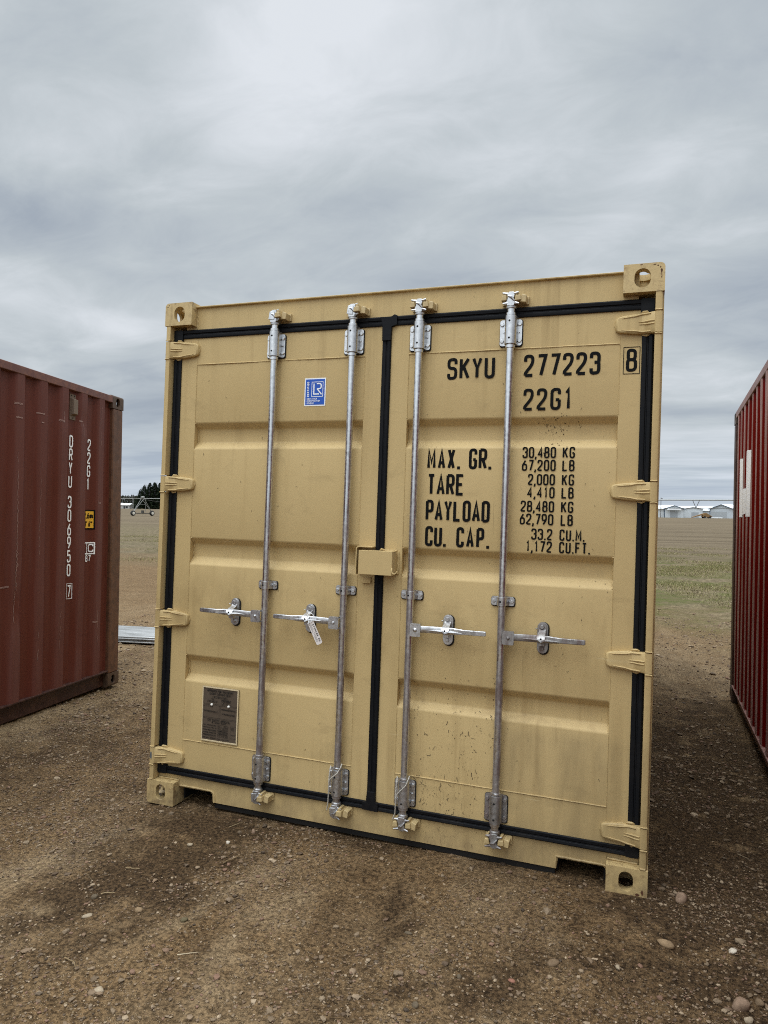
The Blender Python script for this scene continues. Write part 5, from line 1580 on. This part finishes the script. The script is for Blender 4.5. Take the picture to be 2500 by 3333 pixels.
# ================================================================== SHEDS
def shed(label, cx, cy, ang, wd, ln, eave, ridge, wall, door=None, trim=True, porch=False):
    z0 = float(gbase(cx, cy)) - .1
    r = empty('storage_shed', label, 'shed', Matrix.Translation((cx, cy, z0)) @ Matrix.Rotation(R(ang), 4, 'Z'), 'sheds at the far edge of the field')
    mb = MB(); h = wd / 2
    mb.prism([(-h, 0), (h, 0), (h, eave), (0, ridge), (-h, eave)], 0, ln, 'y'); mb.build('wall', wall, r)
    mb = MB(); k = (ridge - eave) / h; ov = .45
    for s in (-1, 1):
        mb.prism([(0, ridge + .06), (s * (h + ov), eave - k * ov + .06), (s * (h + ov), eave - k * ov + .20), (0, ridge + .22)], -.35, ln + .3, 'y')
    mb.build('roof', 'shed_roof', r)
    if trim:
        mb = MB()
        for s in (-1, 1):
            mb.prism([(0, ridge - .06), (s * (h + ov), eave - k * ov - .08), (s * (h + ov), eave - k * ov + .12), (0, ridge + .14)], -.42, -.36, 'y')
        mb.box(-h - .03, -h + .22, -.03, .0, 0, eave); mb.box(-h - .04, -h - .003, .8, 1.1, 0, eave)
        mb.build('trim', 'shed_trim', r)
    if door:
        mb = MB(); mb.box(door[0], door[1], -.06, -.003, 0, door[2]); mb.build('door', 'shed_door', r)
    if porch:
        mb = MB(); mb.prism([(-.6 - 1.7, eave - .35), (2.0, eave - .35), (1.8, eave + .12), (-2.0, eave + .12)], -1.0, -.37, 'y'); mb.build('porch_roof', 'shed_roof', r)
    return r
shed('pale metal shed with a small porch roof over its door, the leftmost front gable', 10.6, 242.4, 19, 6.1, 30, 2.85, 3.85, 'shed_wall', (-1.2, 1.1, 2.5), True, True)
shed('white low shed with a rounded roofline, in the middle behind the yellow machine', 16.7, 250.0, -2, 5.4, 24, 2.9, 3.5, 'shed_wall', (-.6, 1.5, 1.9), False)
shed('grey fronted gabled shed with dark trim, the rightmost front gable', 24.7, 247.6, -19, 7.0, 30, 3.0, 4.4, 'shed_wall_grey', (-3.1, 1.6, 2.2))
shed('long bright roofed shed standing behind the other sheds', 25.5, 268.0, 88, 12.0, 13, 2.5, 3.75, 'shed_wall', None, False)
m = empty('farm_conveyor', 'yellow brown farm machine with a long sloping arm in front of the sheds', 'farm machine', Matrix.Translation((19.2, 236.0, float(gbase(19, 236)))) @ Matrix.Rotation(R(14), 4, 'Z'))
mb = MB(); mb.prism([(-.9, .35), (1.5, .25), (1.9, .5), (1.2, 1.0), (.3, 1.45), (-.6, 1.45), (-.9, 1.1)], -.8, .8, 'y'); mb.box(-.5, .4, -.7, .7, 1.45, 1.58)
mb.build('hopper', 'machine_yellow', m, .05)
mb = MB(); mb.prism([(-3.9, .12), (-3.9, .32), (-.8, 1.42), (-.2, 1.42), (-.2, 1.1)], -.45, .45, 'y'); mb.build('sloping_arm', 'machine_yellow', m, .03)
for sx in (-.4, 1.2):
    for sy in (-.9, .75):
        mb = MB(); mb.tube([(sx, sy, .33), (sx, sy + .2, .33)], .34, 14); mb.build('wheel', 'tyre', m)
mb = MB(); g9 = random.Random(5)
for k in range(6):
    xx = -1.5 + .6 * k
    mb.prism([(xx - .5, 0), (xx + .5, 0), (xx + .3, .24 + .04 * (k % 2)), (xx - .3, .26)], -.5, .5, 'y')
o = mb.build('white_tarp', 'tarp', None, .05); o.location = (22.3, 238, float(gbase(22, 238))); o.rotation_euler = (0, 0, R(14))
tag(o, 'low white covered heap on the ground before the rightmost shed', 'tarp')
mb = MB(); mb.tube([(0, 0, 0), (0, 0, 6.6)], [.11, .08], 8); mb.box(-.05, .5, -.05, .05, 6.2, 6.35)
o = mb.build('utility_pole', 'bark'); o.location = (6.7, 241, 0); tag(o, 'thin grey pole rising above the leftmost shed', 'pole')
# small house left
h_ = empty('farm_house', 'small pale house with two dark openings at the far left edge of the field', 'house', Matrix.Translation((-230.5, 276.0, float(gbase(-230, 276)) - .1)) @ Matrix.Rotation(R(20), 4, 'Z'))
mb = MB(); mb.box(-5.5, 3.0, 0, 6, 0, 1.75); mb.build('wall', 'house_wall', h_)
mb = MB(); mb.prism([(-.4, 1.75), (3.0, 2.75), (6.4, 1.75)], -5.9, 3.3, 'x'); mb.build('roof', 'house_roof', h_)
for a, b in ((.2, .9), (1.2, 2.2)):
    mb = MB(); mb.box(a, b, -.05, -.003, .35 if a > 1 else .05, 1.3); mb.build('window' if a > 1 else 'door', 'dark_glass', h_)

# ================================================================== TREES
def needle_mesh(h, rad, seed, n=1000):
    g = np.random.default_rng(seed)
    t = g.random(n) ** .8
    zz = h * (.04 + .96 * t)
    prof = rad * 1.15 * (1 - t) ** .62 * (.70 + .30 * np.abs(np.sin(t * 17 + seed))) + .12
    rr = prof * np.sqrt(g.uniform(.25, 1.0, n)); th = g.uniform(0, 2 * PI, n)
    c = np.stack([rr * np.cos(th), rr * np.sin(th), zz - rr * .12], -1)
    s = (.32 + .5 * (1 - t)) * g.uniform(.6, 1.2, n) * h / 12
    d = np.stack([np.cos(th), np.sin(th), g.uniform(-.1, .75, n)], -1); d /= np.linalg.norm(d, axis=1, keepdims=True)
    u = np.cross(d, g.normal(size=(n, 3))); u /= np.linalg.norm(u, axis=1, keepdims=True)
    a = c - d * s[:, None] * .5 + u * s[:, None] * .55; b = c - d * s[:, None] * .5 - u * s[:, None] * .55; e = c + d * s[:, None] * 1.1
    V = np.stack([a, b, e], 1).reshape(-1, 3); F = np.arange(n * 3).reshape(-1, 3)
    return V, F
TREES = [(-223.4, 277.0, 6.2, 2.0), (-222.3, 278.2, 8.4, 2.3), (-221.2, 276.9, 9.3, 2.4), (-220.0, 278.0, 11.2, 2.6), (-218.8, 276.6, 10.2, 2.5), (-217.7, 278.6, 11.6, 2.6), (-216.3, 277.4, 12.4, 2.8), (-215.0, 279.0, 12.6, 2.7), (-213.7, 278.0, 12.2, 2.8), (-212.4, 279.6, 12.5, 2.7), (-211.0, 278.4, 11.5, 2.7), (-209.6, 280.2, 12.0, 2.8)]
tl = ['shortest dark pine at the left end of the grove', 'second pine from the left end of the grove, still low', 'dark pine on the rising left shoulder of the grove', 'pointed dark pine where the grove reaches its height', 'dark pine tucked lower between two taller ones in the grove', 'dark pine left of the irrigation tower top in the grove', 'tall pine with a ragged top near the middle of the grove', 'tallest pointed pine in the grove', 'pine just left of the tan container edge in the grove', 'pine half behind the tan container edge in the grove', 'lower pine behind the tan container in the grove', 'pine at the right end of the grove behind the tan container']
for i, (tx, ty, th_, tr) in enumerate(TREES):
    z0 = float(gbase(tx, ty)) - .1
    r = empty('pine_tree', tl[i], 'pine', Matrix.Translation((tx, ty, z0)), 'pines in the grove beyond the field')
    V, F = needle_mesh(th_, tr, 50 + i)
    o = mesh_np('crown', V, F, 'needles'); o.parent = r
    mb = MB(); mb.tube([(0, 0, 0), (0, 0, th_ * .5), (0, 0, th_ * .92)], [.22, .14, .03], 7); mb.build('trunk', 'bark', r)
def bare_tree(tx, ty, h, label, seed):
    g = random.Random(seed); z0 = float(gbase(tx, ty)) - .1
    r = empty('bare_tree', label, 'tree', Matrix.Translation((tx, ty, z0)), 'leafless trees by the pine grove')
    mb = MB(); mb.tube([(0, 0, 0), (.1, 0, h * .4), (0, .1, h * .7)], [.2, .14, .08], 7); mb.build('trunk', 'bark', r)
    mb = MB()
    def br(p, d, L, rad, dep):
        q = p + d * L; mb.tube([p, (p + q) / 2 + Vector((g.uniform(-.1, .1), g.uniform(-.1, .1), .05)), q], [rad, rad * .8, rad * .5], 5)
        if dep:
            for _ in range(3):
                e = (d + Vector((g.uniform(-.7, .7), g.uniform(-.7, .7), g.uniform(-.1, .5)))).normalized(); br(p.lerp(q, g.uniform(.5, 1)), e, L * .7, rad * .6, dep - 1)
    for k in range(6):
        a = k * 1.05
        br(Vector((0, 0, h * (.35 + .06 * k))), Vector((math.cos(a), math.sin(a), 1.1)).normalized(), h * .22, .07, 3)
    mb.build('crown', 'bark', r)
bare_tree(-219.6, 280.5, 11.4, 'leafless tree whose thin twigs rise above the left pines', 2)
bare_tree(-222.4, 281.0, 9.4, 'leafless tree showing left of the pine grove', 7)
bare_tree(-216.8, 282.0, 12.4, 'leafless tree showing behind the middle pines', 9)
# far wood
g = np.random.default_rng(77); n = 11000
tt = g.random(n); X = -262 + 66 * tt + g.normal(0, 1.2, n); Y = 290 + 16 * tt + g.normal(0, 3, n)
H = 6.3 + 2.4 * fbm(X, Y * .2, .22, 3, 3) + 1.2 * fbm(X, Y * .2, .9, 2, 8); Z = gbase(X, Y) + H * g.random(n) ** .7
c = np.stack([X, Y, Z], -1); s = g.uniform(.25, .8, n)
d1 = g.normal(size=(n, 3)); d1[:, 2] = np.abs(d1[:, 2]) + .6; d1 /= np.linalg.norm(d1, axis=1, keepdims=True); d2 = np.cross(d1, g.normal(size=(n, 3))); d2 /= np.linalg.norm(d2, axis=1, keepdims=True)
V = np.stack([c - d2 * s[:, None] * .5, c + d2 * s[:, None] * .5, c + d1 * s[:, None] * 1.3], 1).reshape(-1, 3)
o = mesh_np('far_wood', V, np.arange(n * 3).reshape(-1, 3), 'bare_wood')
tag(o, 'low grey brown wood along the far edge of the field', 'wood', None, 'stuff')
